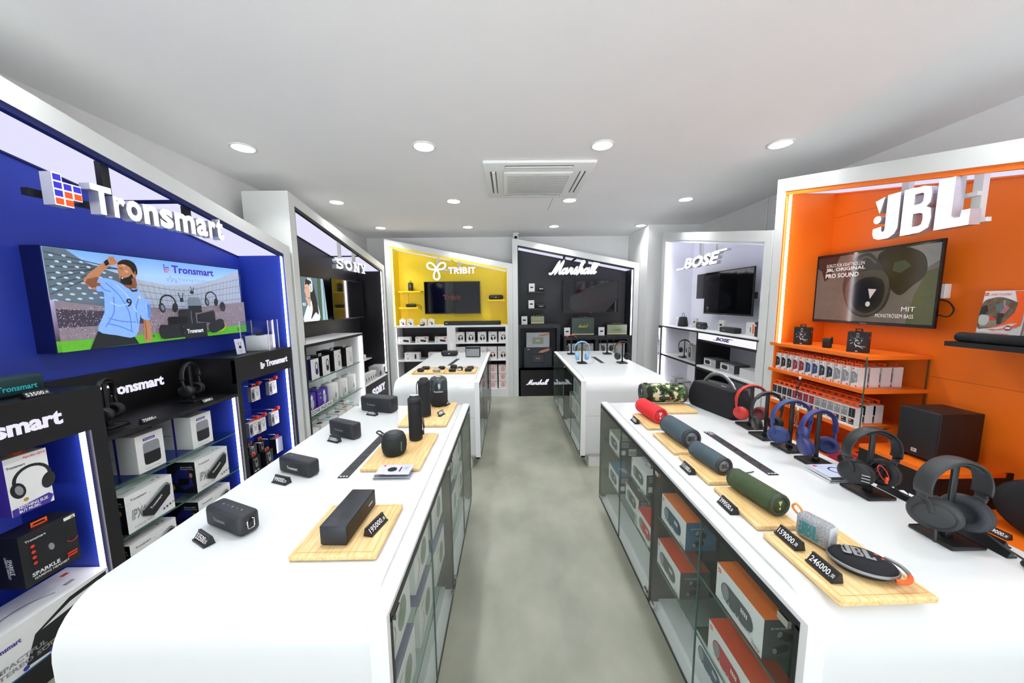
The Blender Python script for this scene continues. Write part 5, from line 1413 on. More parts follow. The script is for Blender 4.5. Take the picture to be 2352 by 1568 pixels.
# ------------------------------------------------------------------ counters
def loop(y0, y1, z0, z1, rt, rb):
    pts = []
    for cy, cz, r, a0 in ((y1 - rt, z1 - rt, rt, 0), (y0 + rt, z1 - rt, rt, 90), (y0 + rb, z0 + rb, rb, 180), (y1 - rb, z0 + rb, rb, 270)):
        for i in range(9):
            a = math.radians(a0 + 90 * i / 8)
            pts.append((cy + r * math.cos(a), cz + r * math.sin(a)))
    return pts
COUNTER_W = P('counter_white_gloss', '#dde0e0', .2, noise=.006, scale=3)
GAP = P('seam_shadow_grey', '#9fa3a4', .6)
CASEIN = P('case_interior', '#c9cccb', .5, noise=.02)
CASEBK = P('case_back_shade_grey', '#6e706a', .45, noise=.06, scale=4)  # grey puts the dim light inside the case into the colour
def counter(label, x0, x1, y0, y1, side, bays, shelves, H=.87):
    """side +1: glass on the x1 side; -1: glass on the x0 side"""
    r = thing('display_counter', label, 'counter', (0, 0, 0), 0, 'white wrapped display counters')
    sx0, sx1 = (x0, x1 - .045) if side > 0 else (x0 + .045, x1)
    O_ = loop(y0, y1, .11, H, .125, .05)
    I_ = loop(y0 + .035, y1 - .035, .145, H - .035, .09, .02)
    n = len(O_)
    vs = [(sx0, y, z) for y, z in O_] + [(sx1, y, z) for y, z in O_] + [(sx0, y, z) for y, z in I_] + [(sx1, y, z) for y, z in I_]
    b = MB()
    smooth, flat = [], []
    for i in range(n):
        j = (i + 1) % n
        smooth += [(i, j, n + j, n + i), (2 * n + i, 3 * n + i, 3 * n + j, 2 * n + j)]
        flat += [(i, 2 * n + i, 2 * n + j, j), (n + i, n + j, 3 * n + j, 3 * n + i)]
    b.add(vs, smooth, COUNTER_W, True); b.add(vs, flat, COUNTER_W)
    b.build('wrapped_shell', r)
    MB().box(sx0 + .002, sx1 - .002, y0 - .0006, y0 + .004, .518, .521, GAP).build('shell_seam', r)
    px0, px1 = (sx0 + .06, x1 - .09) if side > 0 else (x0 + .09, sx1 - .06)
    MB().box(px0, px1, y0 + .035, y1 - .1, 0, .112, WHITE).build('plinth', r)
    gx = x1 if side > 0 else x0               # glass plane
    s = side
    def B(a, b_, *q):                          # box given by depth behind the glass
        xa, xb = gx - s * a, gx - s * b_
        return (min(xa, xb), max(xa, xb)) + q
    by0, by1 = y0 - .006, y1 - .05
    ca, cb_ = (sx0, sx0 + .02) if s > 0 else (sx1 - .02, sx1)
    b = MB()
    b.add([(ca, y, z) for y, z in I_] + [(cb_, y, z) for y, z in I_], [tuple(range(n))[::-1], tuple(n + i for i in range(n))], WHITE)
    b.build('closed_side', r)
    part('case_back', r, B(.33, .34, y0 + .045, y1 - .05, .15, H - .035, CASEBK))
    part('case_base', r, B(.004, .045, by0, by1, .115, .13, WHITE)); part('case_base', r, B(.045, .33, y0 + .045, y1 - .05, .115, .1302, WHITE)); part('case_top', r, B(.006, .33, by0, by1, .85, .856, WHITE) if False else B(.0, .045, by0, by1, .846, .86, WHITE))
    part('case_end', r, B(.0, .045, by0, by0 + .02, .115, .846, WHITE)); part('case_end', r, B(.045, .33, y0 + .036, y0 + .045, .15, .80, WHITE)); part('case_end', r, B(.0, .33, by1 - .02, by1, .115, .82, CASEBK))
    part('glass_frame', r, B(-.002, .01, by0 + .02, by1, .824, .8465, BLACKP)); part('glass_frame', r, B(-.002, .01, by0 + .02, by1, .115, .122, BLACKP)); part('glass_frame', r, B(-.002, .01, by0 + .02, by0 + .032, .122, .832, BLACKP)); part('glass_frame', r, B(-.002, .01, by1 - .008, by1, .122, .832, BLACKP))
    ya = by0 + .035
    for i, yb in enumerate(bays):
        if i < len(bays) - 1:
            part('divider', r, B(.0, .33, yb - .008, yb + .008, .13, .84, BLACKP))
        ym = (ya + yb) / 2
        part('glass_door', r, B(-.001, .004, ya + .004, ym - .002, .124, .83, GLASS)); part('glass_door', r, B(-.001, .004, ym + .002, yb - .010, .124, .83, GLASS))
        part('door_edge', r, B(-.0015, .0045, ym - .002, ym + .002, .124, .83, GEDGE))
        for yy in (ya + .03, yb - .04):
            for zz in (.135, .80):
                part('hinge', r, B(-.004, .006, yy - .016, yy + .016, zz - .0, zz + .02, CHROME))
        for z in shelves:
            part('glass_shelf', r, B(.02, .30, ya, yb - .02, z, z + .008, GSHELF)); part('shelf_edge', r, B(.0185, .02, ya, yb - .02, z, z + .008, GEDGE))
        ya = yb + .012
    return r
counter('near left white counter with rounded ends and a row of black speakers', -1.115, -.30, .742, 2.505, 1, (1.62, 2.455), (.585, .345))
counter('near right white counter with rounded ends, headphones and portable speakers', .675, 1.475, .70, 2.505, -1, (1.525, 2.455), (.585, .345))
counter('far left white counter in front of the yellow booth', -1.09, -.285, 3.13, 5.12, 1, (4.2, 5.07), (.585, .345))
counter('far right white counter in front of the charcoal booth', .67, 1.49, 3.13, 5.12, -1, (4.15, 5.07), (.585, .345))

# cartons in the near right counter
def f_ch(m, name='CHARGE5'):
    def f(a):
        a.quad(-.1, -.085, .095, .11, INKO); a.text('JBL', -.098, -.087, .099, .106, INKW, .03)
        art_capsule(a, -.005, .055, .15, .032, m, 0, INKG); 
        for i in range(10): a.ell(-.07 + i * .016, .022 + (i % 3) * .004, .006, .003, INKL, 6, i)
        b_ = T(0, 0, 0); a.text(name, .078, .088, .02, .1, INK, .03) if False else None
        for i in range(4): a.quad(.02 + i * .008, .025 + i * .008, .06, .075, INKW)
        a.text(name[:6], .072, .104, .012, .02, INK, .03)
    return f
def l_ch(a): a.text('JBL PRO SOUND', .02, .07, .09, .097, INKW, 0); art_capsule(a, .06, .07, .05, .013, INK, -.4, INKG); art_capsule(a, .05, .03, .05, .012, INK, .3, INKG)
def t_ch(a): lines(a, -.095, -.07, .11, 5, .006, INKL, .003)
def charge(key, col, top, side):
    return carton(.215, .122, .125, CARD, side=side, top=top, front=f_ch(col), right=l_ch, left=l_ch, topart=t_ch)
BLC = P('carton_sea_blue', '#2d5f86', .5, noise=.15, scale=40)
SLT = P('carton_slate', '#4a4d50', .5, noise=.1)
SPB, SPG, SPR = P('print_blue_speaker', '#234a63'), P('print_grey_speaker', '#4c5157'), P('print_red_speaker', '#c02a25')
TOPO = P('orange_carton_top', '#ff7d22', .45)
REDO = P('deep_orange_top', '#e04a12', .5)
for k, (Y, X, z, ky, cc, l) in enumerate(((1.375, .70, .594, 'a', (SPB, TOPO, BLC), 'orange-topped carton with a blue speaker on the upper shelf of the near right counter'),
        (1.40, .70, .354, 'b', (SPG, REDO, SLT), 'orange-topped carton with a grey speaker on the lower shelf of the near right counter'),
        (.955, .70, .594, 'c', (SPG, TOPO, SLT), 'nearest orange-topped carton, black speaker picture, upper shelf of near right counter'),
        (.98, .70, .354, 'd', (SPR, REDO, SLT), 'nearest red-orange-topped carton, red speaker picture, lower shelf of near right counter'),
        (1.16, .76, .1305, 'e', (SPB, SLT, SLT), 'dark carton lying on the floor of the near right counter'))):
    put('ch' + ky, charge(ky, *cc), 'speaker_carton', l, 'box', (X, Y, z), PR, 'speaker cartons in the near right counter')
def g_ch(a): f_ch(SPG)(a)
def bar_side(a):
    for i in range(4):
        for j in range(3): a.quad(.015 + i * .012, .023 + i * .012, .07 + j * .012, .078 + j * .012, INKL)
    a.quad(.06, .11, .015, .06, INKW); a.quad(.01, .04, .02, .05, INKW)
    for i in range(9): a.quad(.064 + i * .005, .066 + i * .005, .022, .045, INK)
for k, (Y, X, z, top, l) in enumerate(((2.205, .70, .594, P('sage_top', '#93a187'), 'sage green topped carton, upper shelf'), (2.2, .70, .354, P('sea_top', '#3f7196'), 'blue topped carton, lower shelf'), (1.77, .70, .594, CARD, 'white topped carton, upper shelf'), (1.935, .73, .354, SLT, 'dark grey topped carton, lower shelf'), (1.66, .70, .354, P('carton_red_top', '#d8352a'), 'red topped carton, lower shelf'), (1.95, .8, .1305, SLT, 'dark carton, on the bottom board'))):
    put('fc%d' % k, carton(.215, .112, .12, CARD, side=SLT, top=top, front=f_ch(SPR if k == 4 else SPG), right=bar_side, topart=lambda a: art_capsule(a, .02, .06, .08, .016, INKL, .4)), 'speaker_carton', l + ' in the far bay of the near right counter', 'box', (X, Y, z), PR, 'cartons in the far bay of the near right counter')
# cartons in the near left counter
def f_lc(a): a.ell(.02, .075, .04, .05, INKG, 18); a.ell(.02, .075, .032, .04, P('leaf_print', '#6f8a72', .5, noise=.3, scale=60), 16); a.text('Tronsmart', -.08, -.03, .13, .14, INK, .02); a.stroke(spline([(-.07, .03), (-.04, .06), (-.05, .1)], 4), .004, GOLD); lines(a, -.08, -.04, .03, 3, .007, INKL)
def s_lc(a): a.ell(.06, .08, .04, .05, P('leaf_print', '#6f8a72', .5), 14); a.ell(.05, .04, .03, .03, INKG, 12); a.stroke([(.02, .03), (.08, .06), (.1, .03)], .004, INK)
PURT = P('purple_top', '#6b5fa3', .5, noise=.1)
for k, (Y, z, pu, l) in enumerate(((.92, .594, 0, 'nearest on the upper shelf'), (1.18, .594, 0, 'second on the upper shelf'), (1.46, .594, 0, 'third on the upper shelf'), (.95, .354, 1, 'nearest on the lower shelf'), (1.21, .354, 1, 'second on the lower shelf'), (1.48, .354, 1, 'third on the lower shelf'), (.9, .1305, 1, 'nearest on the bottom board'), (1.84, .594, 0, 'far bay, near end of the upper shelf'), (2.1, .594, 0, 'far bay, middle of the upper shelf'), (1.9, .354, 1, 'far bay, near end of the lower shelf'), (2.15, .354, 0, 'far bay, middle of the lower shelf'))):
    put('lc%d' % pu, carton(.2, .165, .14, CARD, side=CARD, top=PURT if pu else CARD, front=f_lc, left=s_lc), 'speaker_carton', f'{"purple" if pu else "white"} topped carton in the near left counter, {l}', 'box', (-.335, Y, z), PL, 'cartons in the near left counter')
for k, (Y, z) in enumerate(((3.55, .594), (3.9, .594), (3.6, .354), (4.4, .594))):
    put('fl', carton(.24, .15, .14, CARD, front=lambda a: (a.ell(0, .075, .05, .05, PINK, 18), a.quad(-.1, .1, .13, .14, INKO))), 'carton_box', f'white carton in the far left counter, {["nearest upper", "second upper", "lower", "farthest upper"][k]} one', 'box', (-.33, Y, z), PL, 'cartons in the far left counter')
for k, (Y, z) in enumerate(((3.62, .594), (3.55, .354), (3.85, .354), (4.3, .594), (4.35, .354))):
    put('fr', carton(.24, .19, .12, CARD, front=lambda a: (a.quad(-.07, .07, .03, .15, INKG), a.quad(-.06, .06, .04, .14, P('pale_grey_carton', '#aeb1b3')))), 'carton_box', f'pale framed carton in the far right counter, {["nearest upper", "nearest lower", "second lower", "far upper", "far lower"][k]} one', 'box', (.715, Y, z), PR, 'cartons in the far right counter')
# ------------------------------------------------------------------ things on the counters
TOPZ = .8705
def board(label, cx, cy, w, d, rz=0., th=.018, groove=True, stripes=False):
    r = thing('serving_board', label, 'board', (cx, cy, TOPZ), rz, 'bamboo display boards')
    MB().rbox(-w / 2, w / 2, -d / 2, d / 2, 0, th, .0055, BAMBOO, 3).build('slab', r)
    if groove:
        g = .014
        b = MB()
        b.M = T(0, 0, th + .0002) @ RX(-PI / 2)
        b.stroke([(-w / 2 + g, -d / 2 + g), (w / 2 - g, -d / 2 + g), (w / 2 - g, d / 2 - g), (-w / 2 + g, d / 2 - g)], .0022, BAMBOOE, closed=True)
        b.build('groove', r)
    if stripes:
        b = MB()
        n = int(w / .009)
        for i in range(n):
            x = -w / 2 + .008 + i * (w - .016) / n
            b.box(x, x + .0012, -d / 2 + .004, d / 2 - .004, th - .0005, th + .0004, BAMBOOE)
        o = b.build('strip_joints', r); o['kind'] = 'stuff'
    return r
BZ = TOPZ + .0185
board('bamboo board under the long bar speaker, nearest on the left counter', -.513, 1.028, .252, .252)
board('bamboo board under the small round speaker and the tall cylinder speaker', -.528, 1.62, .262, .4, stripes=True)
board('bamboo board with two price tags under the two farthest left counter speakers', -.523, 2.178, .29, .452)
board('bamboo board under the grey speaker and the oval clip speaker, nearest on the right counter', .898, .851, .245, .245, .02)
board('bamboo board under the dark green cylinder speaker', .85, 1.118, .14, .236, -.01, stripes=True)
board('bamboo board under the slate speaker with the looped cord', .853, 1.39, .145, .24, stripes=True)
board('bamboo board under the larger slate speaker', .838, 1.662, .125, .244, stripes=True)
board('bamboo board under the red speaker', .84, 1.981, .122, .243, stripes=True)
board('bamboo board under the camouflage speaker', 1.06, 2.225, .31, .19, stripes=True)

# left counter: rectangular speakers
GR_ = P('speaker_slate_cloth', '#22262b', .62, noise=.25, scale=500, bump=.35)
BOD = P('speaker_graphite', '#24272d', .5, noise=.1, scale=80, bump=.1)
r = thing('portable_speaker', 'black rectangular speaker with a wire carry loop, nearest on the left counter', 'speaker', (-.935, 1.037, TOPZ), -.40)
speaker_box(r, .187, .071, .062, .014, BOD, GR_, 'Tronsmart', INKG, (-.04, .02), (.45, .62), 5, True)
r = thing('portable_speaker', 'black rectangular speaker with pale letters behind the 99000 price tag', 'speaker', (-.935, 1.403, TOPZ), -.38)
speaker_box(r, .187, .071, .058, .014, BOD, GR_, 'Tronsmart', INKW, (-.035, .03), (.35, .55), 1)
r = thing('portable_speaker', 'black rectangular speaker behind the 150000 price tag', 'speaker', (-.93, 1.813, TOPZ), -.46)
speaker_box(r, .195, .088, .058, .012, BOD, GR_, 'Tronsmart', INKG, (-.05, .02), (.42, .56), 5)
r = thing('portable_speaker', 'larger black rectangular speaker behind the 145000 price tag, farthest on the left side', 'speaker', (-.91, 2.252, TOPZ), -.32)
speaker_box(r, .25, .103, .085, .014, BOD, GR_, 'Tronsmart', INKG, (-.07, .0), (.42, .56), 5)
price_tag('33500', 'price tag 33500 in front of the nearest black speaker on the left counter', (-.957, .994, TOPZ), -.5)
price_tag('99000', 'price tag 99000 between the two nearest black speakers', (-.947, 1.345, TOPZ), -.35)
price_tag('150000', 'price tag 150000 on the left counter', (-.942, 1.765, TOPZ), -.45)
price_tag('145000', 'price tag 145000 on the left counter, farthest one', (-.91, 2.195, TOPZ), -.4)
price_tag('195000', 'price tag 195000 on the bamboo board beside the bar speaker', (-.432, 1.02, BZ), 1.33, .085)
for (x, y, l) in ((-.436, 2.115, 'nearer tag on the farthest bamboo board'), (-.44, 2.335, 'farther tag on the farthest bamboo board')):
    r = thing('price_tag', f'small black price tag with a pale card, {l}', 'price tag', (x, y, BZ), 1.2, 'small tags seen edge on')
    MB().rbox(-.03, .03, -.01, .01, 0, .004, .001, BLACKP, 1).build('rail', r)
    MB(T(0, 0, .003) @ RX(-.5)).box(-.03, .03, 0, .002, 0, .028, BLACKP).build('holder', r)
    a = MB(T(0, -.001, .003) @ RX(-.5)); a.quad(-.022, .022, .005, .023, INKL); a.build('card', r)
# bar speaker
r = thing('bar_speaker', 'long flat-faced black bar speaker on the nearest left bamboo board', 'speaker', (-.523, 1.042, BZ), -.03)
ALU = P('graphite_metal', '#2c3037', .38, .3, noise=.05)
MB().rbox(-.04, .04, -.102, .102, .004, .062, .003, ALU, 2).build('housing', r)
MB().box(.0395, .0408, -.098, .098, .008, .058, P('bronze_mesh', '#3a3026', .5, .4, noise=.2, scale=600, bump=.4)).build('front_grille', r)
MB().box(-.036, .036, -.098, .098, 0, .0045, BLACKP).build('rubber_base', r)
a = MB(T(.041, 0, 0) @ RZ(PI / 2)); a.quad(.045, .075, .03, .036, INKL); a.build('logo_plate', r)
a = MB(T(0, 0, .0623) @ RX(-PI / 2))
for i in range(4): a.stroke(arc(-.005, -.045 + i * .028, .006, 0, 360, 10), .001, BLACKP); a.quad(-.02, -.01, -.048 + i * .028, -.046 + i * .028, BLACKP)
a.build('touch_buttons', r)
# round and cylindrical speakers
r = thing('portable_speaker', 'small round dark green-black speaker with a cord loop on the second left bamboo board', 'speaker', (-.553, 1.565, BZ))
DG = P('dark_green_cloth', '#16211f', .8, noise=.3, scale=500, bump=.4)
MB().lathe([(.03, 0), (.046, .003), (.053, .015), (.0575, .04), (.0575, .062), (.053, .084), (.048, .09)], DG, 32).build('fabric_body', r)
MB().lathe([(.0535, .082), (.050, .09), (.044, .1), (.036, .1045), (.001, .1045)], BLACKM, 32).build('top_ring', r)
MB().lathe([(.034, .1043), (.034, .106), (.001, .107)], P('button_grey', '#3a3e44', .5), 24).build('top_button', r)
MB().tube(spline([(-.045, -.01, .088), (-.06, -.012, .097), (-.078, -.006, .107), (-.07, .008, .109), (-.05, .0, .1)], 4), .0035, BLACKM, 8).build('cord_loop', r)
a = MB(RZ(.9) @ T(0, -.0585, 0)); 
for i in range(7): a.quad(-.004, .001, .03 + i * .0065, .034 + i * .0065, INKG)
a.build('side_letters', r)
def tall(r, R, H, cap=True, label=True, cord=1):
    MB().lathe([(R * .85, 0), (R * .97, .003), (R, .012)], BLACKM, 32).build('base_ring', r)
    MB().lathe([(R, .012), (R, H * .86)], DARKF, 32, cap=False).build('fabric_body', r)
    MB().lathe([(R * 1.015, H * .84), (R * 1.015, H * .92), (R * .9, H * .94), (R * .72, H * .95), (R * .72, H * .985), (R * .6, H), (R * .45, H), (R * .4, H * .965), (.001, H * .965)], BLACKM, 32).build('top_cap', r)
    b = MB()
    s_ = cord
    b.tube(spline([(s_ * R * .95, -.01, H * .93), (s_ * R * 1.2, -.012, H * .8), (s_ * R * 1.15, -.014, H * .5), (s_ * R * 1.3, -.01, H * .28), (s_ * R * 1.2, -.012, H * .2)], 5), .0028, BLACKM, 6)
    b.tube(spline([(s_ * R * .95, .0, H * .93), (s_ * R * 1.3, .002, H * .78), (s_ * R * 1.24, .0, H * .5), (s_ * R * 1.35, .0, H * .26)], 5), .0022, BLACKM, 6)
    b.rbox(s_ * R * 1.2 - .006, s_ * R * 1.2 + .006, -.018, -.006, H * .12, H * .22, .004, BLACKM, 2)
    b.build('wrist_cord', r)
r = thing('portable_speaker', 'tall black cylinder speaker with a hanging cord on the second left bamboo board', 'speaker', (-.497, 1.735, BZ)); tall(r, .0345, .238)
MB(T(.0, .0, .2365)).lathe([(.018, 0), (.018, .0025), (.001, .0026)], CARD, 12, sx=1.3, sy=.7).build('white_sticker', r)
r = thing('portable_speaker', 'tall black cylinder speaker with its cord on the left, on the farthest bamboo board', 'speaker', (-.54, 2.11, BZ)); tall(r, .037, .245, cord=-1)
r = thing('portable_speaker', 'wide rounded speaker with a translucent ribbed upper half on the farthest bamboo board', 'speaker', (-.497, 2.335, BZ))
MB().lathe([(.04, 0), (.052, .004), (.06, .02), (.061, .11)], DARKF, 36).build('fabric_body', r)
MB().lathe([(.061, .11), (.0615, .165), (.057, .188), (.046, .2), (.04, .2005)], P('smoked_ribbed_plastic', '#38474a', .12, .3, noise=.3, scale=250, coat=.5), 36, cap=False).build('light_dome', r)
MB().lathe([(.046, .199), (.041, .2035), (.001, .2035)], BLACKP, 36).build('top_panel', r)
a = MB(RZ(.15) @ T(0, -.062, 0)); a.text('Tronsmart', -.028, .032, .106, .116, INKW, .03); a.build('logo_letters', r)
a = MB(T(0, 0, .2037) @ RX(-PI / 2)); a.stroke(arc(0, 0, .038, 0, 360, 24), .003, GOLD); a.ell(.0, .005, .02, .01, INKW, 14); a.build('top_print', r)
# recessed power strips
def power_strip(label, cx, cy, w, l, rz=0., n=6):
    r = thing('power_strip', label, 'power strip', (cx, cy, TOPZ - .0003), rz, 'recessed black power strips')
    b = MB(); b.box(-w / 2, w / 2, -l / 2, l / 2, 0, .003, P('strip_graphite', '#26282c', .4, noise=.08)); b.build('face_plate', r)
    b = MB()
    for k in range(n):
        y = -l / 2 + l * .14 + k * (l * .68) / n
        for x, dy in ((-.006, .0), (.008, .0), (0, .014), (.012, .018)):
            b.box(x - .0035, x + .0035, y + dy, y + dy + .0035, .003, .0034, NEARB)
    o = b.build('socket_holes', r); o['kind'] = 'stuff'
    b = MB()
    for s_ in (-1, 1):
        for x in (-.013, 0, .013): b.box(x - .0035, x + .0035, s_ * (l / 2 - .010) - .004, s_ * (l / 2 - .010) + .004, .003, .0034, INKW)
    o = b.build('fixing_slots', r); o['kind'] = 'stuff'
    b = MB(); b.rbox(-.012, .012, l / 2 - .05, l / 2 - .026, .0, .006, .002, P('switch_rose', '#9c8a92', .3), 2); b.build('switch', r)
power_strip('long black power strip in the near left counter top', -.707, 1.618, .045, .49, -.01)
power_strip('long black power strip in the near right counter top', 1.098, 1.583, .043, .48)
power_strip('black power strip in the far left counter top', -.69, 4.2, .045, .49, -.08)
power_strip('black power strip in the far right counter top', 1.11, 4.23, .045, .48)
# acrylic card sheets
def acr(label, x, y, rz, w, d, art, n=1):
    r = thing('sign_holder', label, 'sign holder', (x, y, TOPZ), rz)
    b = MB()
    for k in range(n): b.box(-w / 2 + k * .004, w / 2 + k * .003, -d / 2, d / 2, k * .011, k * .011 + .009, ACRYL)
    for k in range(n): b.box(-w / 2 + k * .004, -w / 2 + k * .004 + .0015, -d / 2, d / 2, k * .011, k * .011 + .009, INKW); b.box(-w / 2, w / 2, -d / 2 - .0008, -d / 2, k * .011, k * .011 + .002, INKL)
    b.build('acrylic_block', r)
    z = (n - 1) * .011 + .0093
    a = MB(T(0, 0, z) @ RX(-PI / 2)); art(a); a.build('card', r)
def art_l(a):
    a.quad(-.072, .07, -.045, .045, P('lilac_card', '#c9caea', .5)); a.ell(-.055, .034, .007, .006, INKR, 12); a.quad(-.072, -.03, -.045, -.04, INKG); a.ell(-.012, .0, .02, .02, INK, 16); a.quad(.02, .026, -.02, .02, INK); lines(a, .035, .06, .02, 4, .008, INKG)
acr('clear acrylic holder with a lilac speaker card lying beside the second left bamboo board', -.497, 1.402, .0, .155, .1, art_l, 2)
def art_r(a):
    a.quad(-.07, .07, -.055, .055, P('pale_blue_card', '#c5cfe4', .5)); a.ell(-.045, .04, .009, .007, INKR, 12); a.stroke(arc(.01, .0, .025, 0, 360, 16), .006, INKN); a.ell(.03, -.012, .014, .012, INK, 12); a.quad(.02, .07, -.055, -.045, INKR)
acr('clear acrylic holder with a blue headphone card lying between the stands', 1.345, 1.338, .0, .155, .13, art_r, 2)
# long empty price rails
for (x, y, l) in ((1.437, 1.19, 'behind the first large headset'), (1.443, .962, 'beside the nearest headset, farther one'), (1.405, .925, 'beside the nearest headset, nearer one')):
    r = thing('price_rail', f'long empty black price rail {l}', 'price rail', (x, y, TOPZ), -PI / 2 - .02 + PI, 'empty black price rails')
    b = MB(); b.add([(-.055, -.012, 0), (.055, -.012, 0), (.055, .014, 0), (-.055, .014, 0), (-.055, .002, .022), (.055, .002, .022)], [(0, 3, 2, 1), (0, 1, 5, 4), (4, 5, 2, 3), (1, 2, 5), (0, 4, 3)], BLACKP); b.box(-.055, .055, -.0155, -.0125, 0, .004, BLACKP); b.build('rail', r)

# right counter: capsule speakers; axis along local x, end with badge towards -x
def capsule(r, L, R, body, ring, endm, logo=None, side=None, bulge=1.0, rad=None):
    A = T(0, 0, R) @ RY(-PI / 2)                  # lathe axis: +h goes to -x
    p = [(R * .80, -L / 2), (R * .93, -L / 2 + R * .12), (R * .985, -L / 2 + R * .32)]
    for i in range(9):
        t = i / 8
        p.append((R * (.985 + .03 * math.sin(PI * t) * bulge), -L / 2 + R * .32 + (L - R * .64) * t))
    MB().lathe(p, body, 36, A, cap=True).build('fabric_body', r)
    MB().lathe([(R * .985, L / 2 - R * .34), (R * 1.0, L / 2 - R * .15), (R * .93, L / 2), (R * .82, L / 2 + R * .02), (R * .70, L / 2 - R * .05), (R * .66, L / 2 - R * .22)], ring, 36, A, cap=False).build('end_ring', r)
    MB().lathe([(R * .985, -L / 2 + R * .34), (R * 1.0, -L / 2 + R * .15), (R * .93, -L / 2), (R * .8, -L / 2 - R * .02), (R * .001, -L / 2 - R * .01)], ring, 36, A, cap=False).build('rear_ring', r)
    MB().lathe([(R * .67, L / 2 - R * .24), (R * .64, L / 2 - R * .12), (R * .62, L / 2 - R * .10), (.001, L / 2 - R * .09)], endm, 32, A, cap=False).build('end_radiator', r)
    M = T(-(L / 2 - R * .085), 0, R) @ RZ(-PI / 2)
    a = MB(M)
    if logo and logo[0] == '!':
        a.poly([(-R * .2, R * .38), (R * .22, R * .38), (0, -R * .1)], logo[1]); a.ell(-.0, -R * .3, R * .1, R * .11, logo[1], 14)
    elif logo:
        jbl(a, -R * .36, R * .36, -R * .22, R * .26, 0, .0006, logo[1])
    if logo: a.build('end_logo', r)
def cap_at(label, near, far, L, R, z, body, ring, endm, logo, extra=None):
    d = Vector((near[0] - far[0], near[1] - far[1]))
    c = Vector(((near[0] + far[0]) / 2, (near[1] + far[1]) / 2))
    ang = math.atan2(d.y, d.x) + PI               # local -x towards the near end
    r = thing('portable_speaker', label, 'speaker', (c.x, c.y, z), ang)
    capsule(r, L, R, body, ring, endm, logo)
    if extra: extra(r, L, R)
    return r
RDC, RDR = P('red_cloth', '#e0242c', .7, noise=.12, scale=400, bump=.3), P('red_rubber', '#d32a31', .5, noise=.05)
SLC, SLR = P('slate_cloth', '#3f5059', .75, noise=.2, scale=400, bump=.3), P('slate_rubber', '#2b3138', .55, noise=.06)
GNC, GNR = P('army_green_cloth', '#3c4c30', .78, noise=.3, scale=450, bump=.5), P('army_green_rubber', '#33402a', .55, noise=.06)
DISC = P('brushed_disc', '#80858b', .3, .6, noise=.05)
def badge(r, L, R):
    A = T(.1 * L, 0, R) @ RX(.35) @ T(0, -R * 1.02, 0)
    # a small red plate that wraps the near-left flank
    b = MB(A); b.rbox(-.010, .010, -.001, .003, -.010, .010, .0015, P('badge_red', '#d01f26', .4), 2); b.build('badge_plate', r)
    a = MB(A @ T(0, -.0012, 0)); jbl(a, -.006, .006, -.004, .005, 0, .0003, INKW); a.build('badge_letters', r)
    a = MB(T(0, 0, 2 * R + .0006) @ RX(-PI / 2))
    for i in range(5): a.quad(-.03 + i * .014, -.024 + i * .014, -.0015, .0015, SLR)
    a.build('top_buttons', r)
def cord(r, L, R):
    badge(r, L, R)
def embossed(m):
    def f(r, L, R):
        A = T(.02, 0, R) @ RX(.25) @ T(0, -R * 1.03, 0)
        a = MB(A); jbl(a, -.028, .028, -.017, .02, 0, .0012, m); a.build('logo_letters', r)
    return f
cap_at('red cylindrical speaker on a bamboo board, far end of the right counter', (.872, 1.915), (.848, 2.12), .222, .047, BZ, RDC, RDR, RDR, ('!', P('pink_white_mark', '#ffd5dc', .4)), embossed(P('deep_red_emboss', '#b81c26', .5)))
cap_at('larger slate blue cylindrical speaker with a red badge', (.872, 1.56), (.856, 1.79), .222, .0485, BZ, SLC, SLR, DISC, ('J', SLR), badge)
cap_at('smaller slate blue cylindrical speaker with a red badge and a looped cord', (.872, 1.315), (.850, 1.50), .19, .0365, BZ, SLC, SLR, DISC, ('J', SLR), badge)
cap_at('army green cylindrical speaker with copper letters on a bamboo board', (.885, 1.045), (.856, 1.23), .192, .0375, BZ, GNC, GNR, GNR, ('!', P('lime_mark', '#c8de7a', .4)), embossed(P('copper_letters', '#8a6148', .5)))
tag(MB().tube(spline([(.90, 1.36, .915), (.93, 1.365, .900), (.97, 1.36, .8755), (1.01, 1.362, .8745), (1.03, 1.366, .876)], 5), .0022, SLR, 6).build('looped_cord'), 'slate cord loop of the smaller slate speaker, running towards the power strip', 'cord')
# camouflage speaker, seen side on
r = thing('portable_speaker', 'large camouflage patterned cylindrical speaker at the far end of the right counter', 'speaker', (1.075, 2.34, BZ), -.06)
capsule(r, .30, .066, CAMO, P('olive_rubber', '#3c4438', .6), P('olive_dark', '#2b3029', .5), ('!', INKL))
MB(T(0, -.066, .045) @ RX(-.2)).rbox(-.045, .05, -.004, .006, -.014, .016, .008, P('olive_dark', '#2b3029', .5), 2).build('port_cover', r)
MB(T(0, -.0715, .045) @ RX(-.2)).box(.028, .033, 0, .001, -.008, .01, INKO).build('orange_mark', r)
b = MB()
for x in (-.12, .12): b.box(x - .012, x + .012, -.01, .01, .128, .138, BLACKP)
b.build('strap_lugs', r)
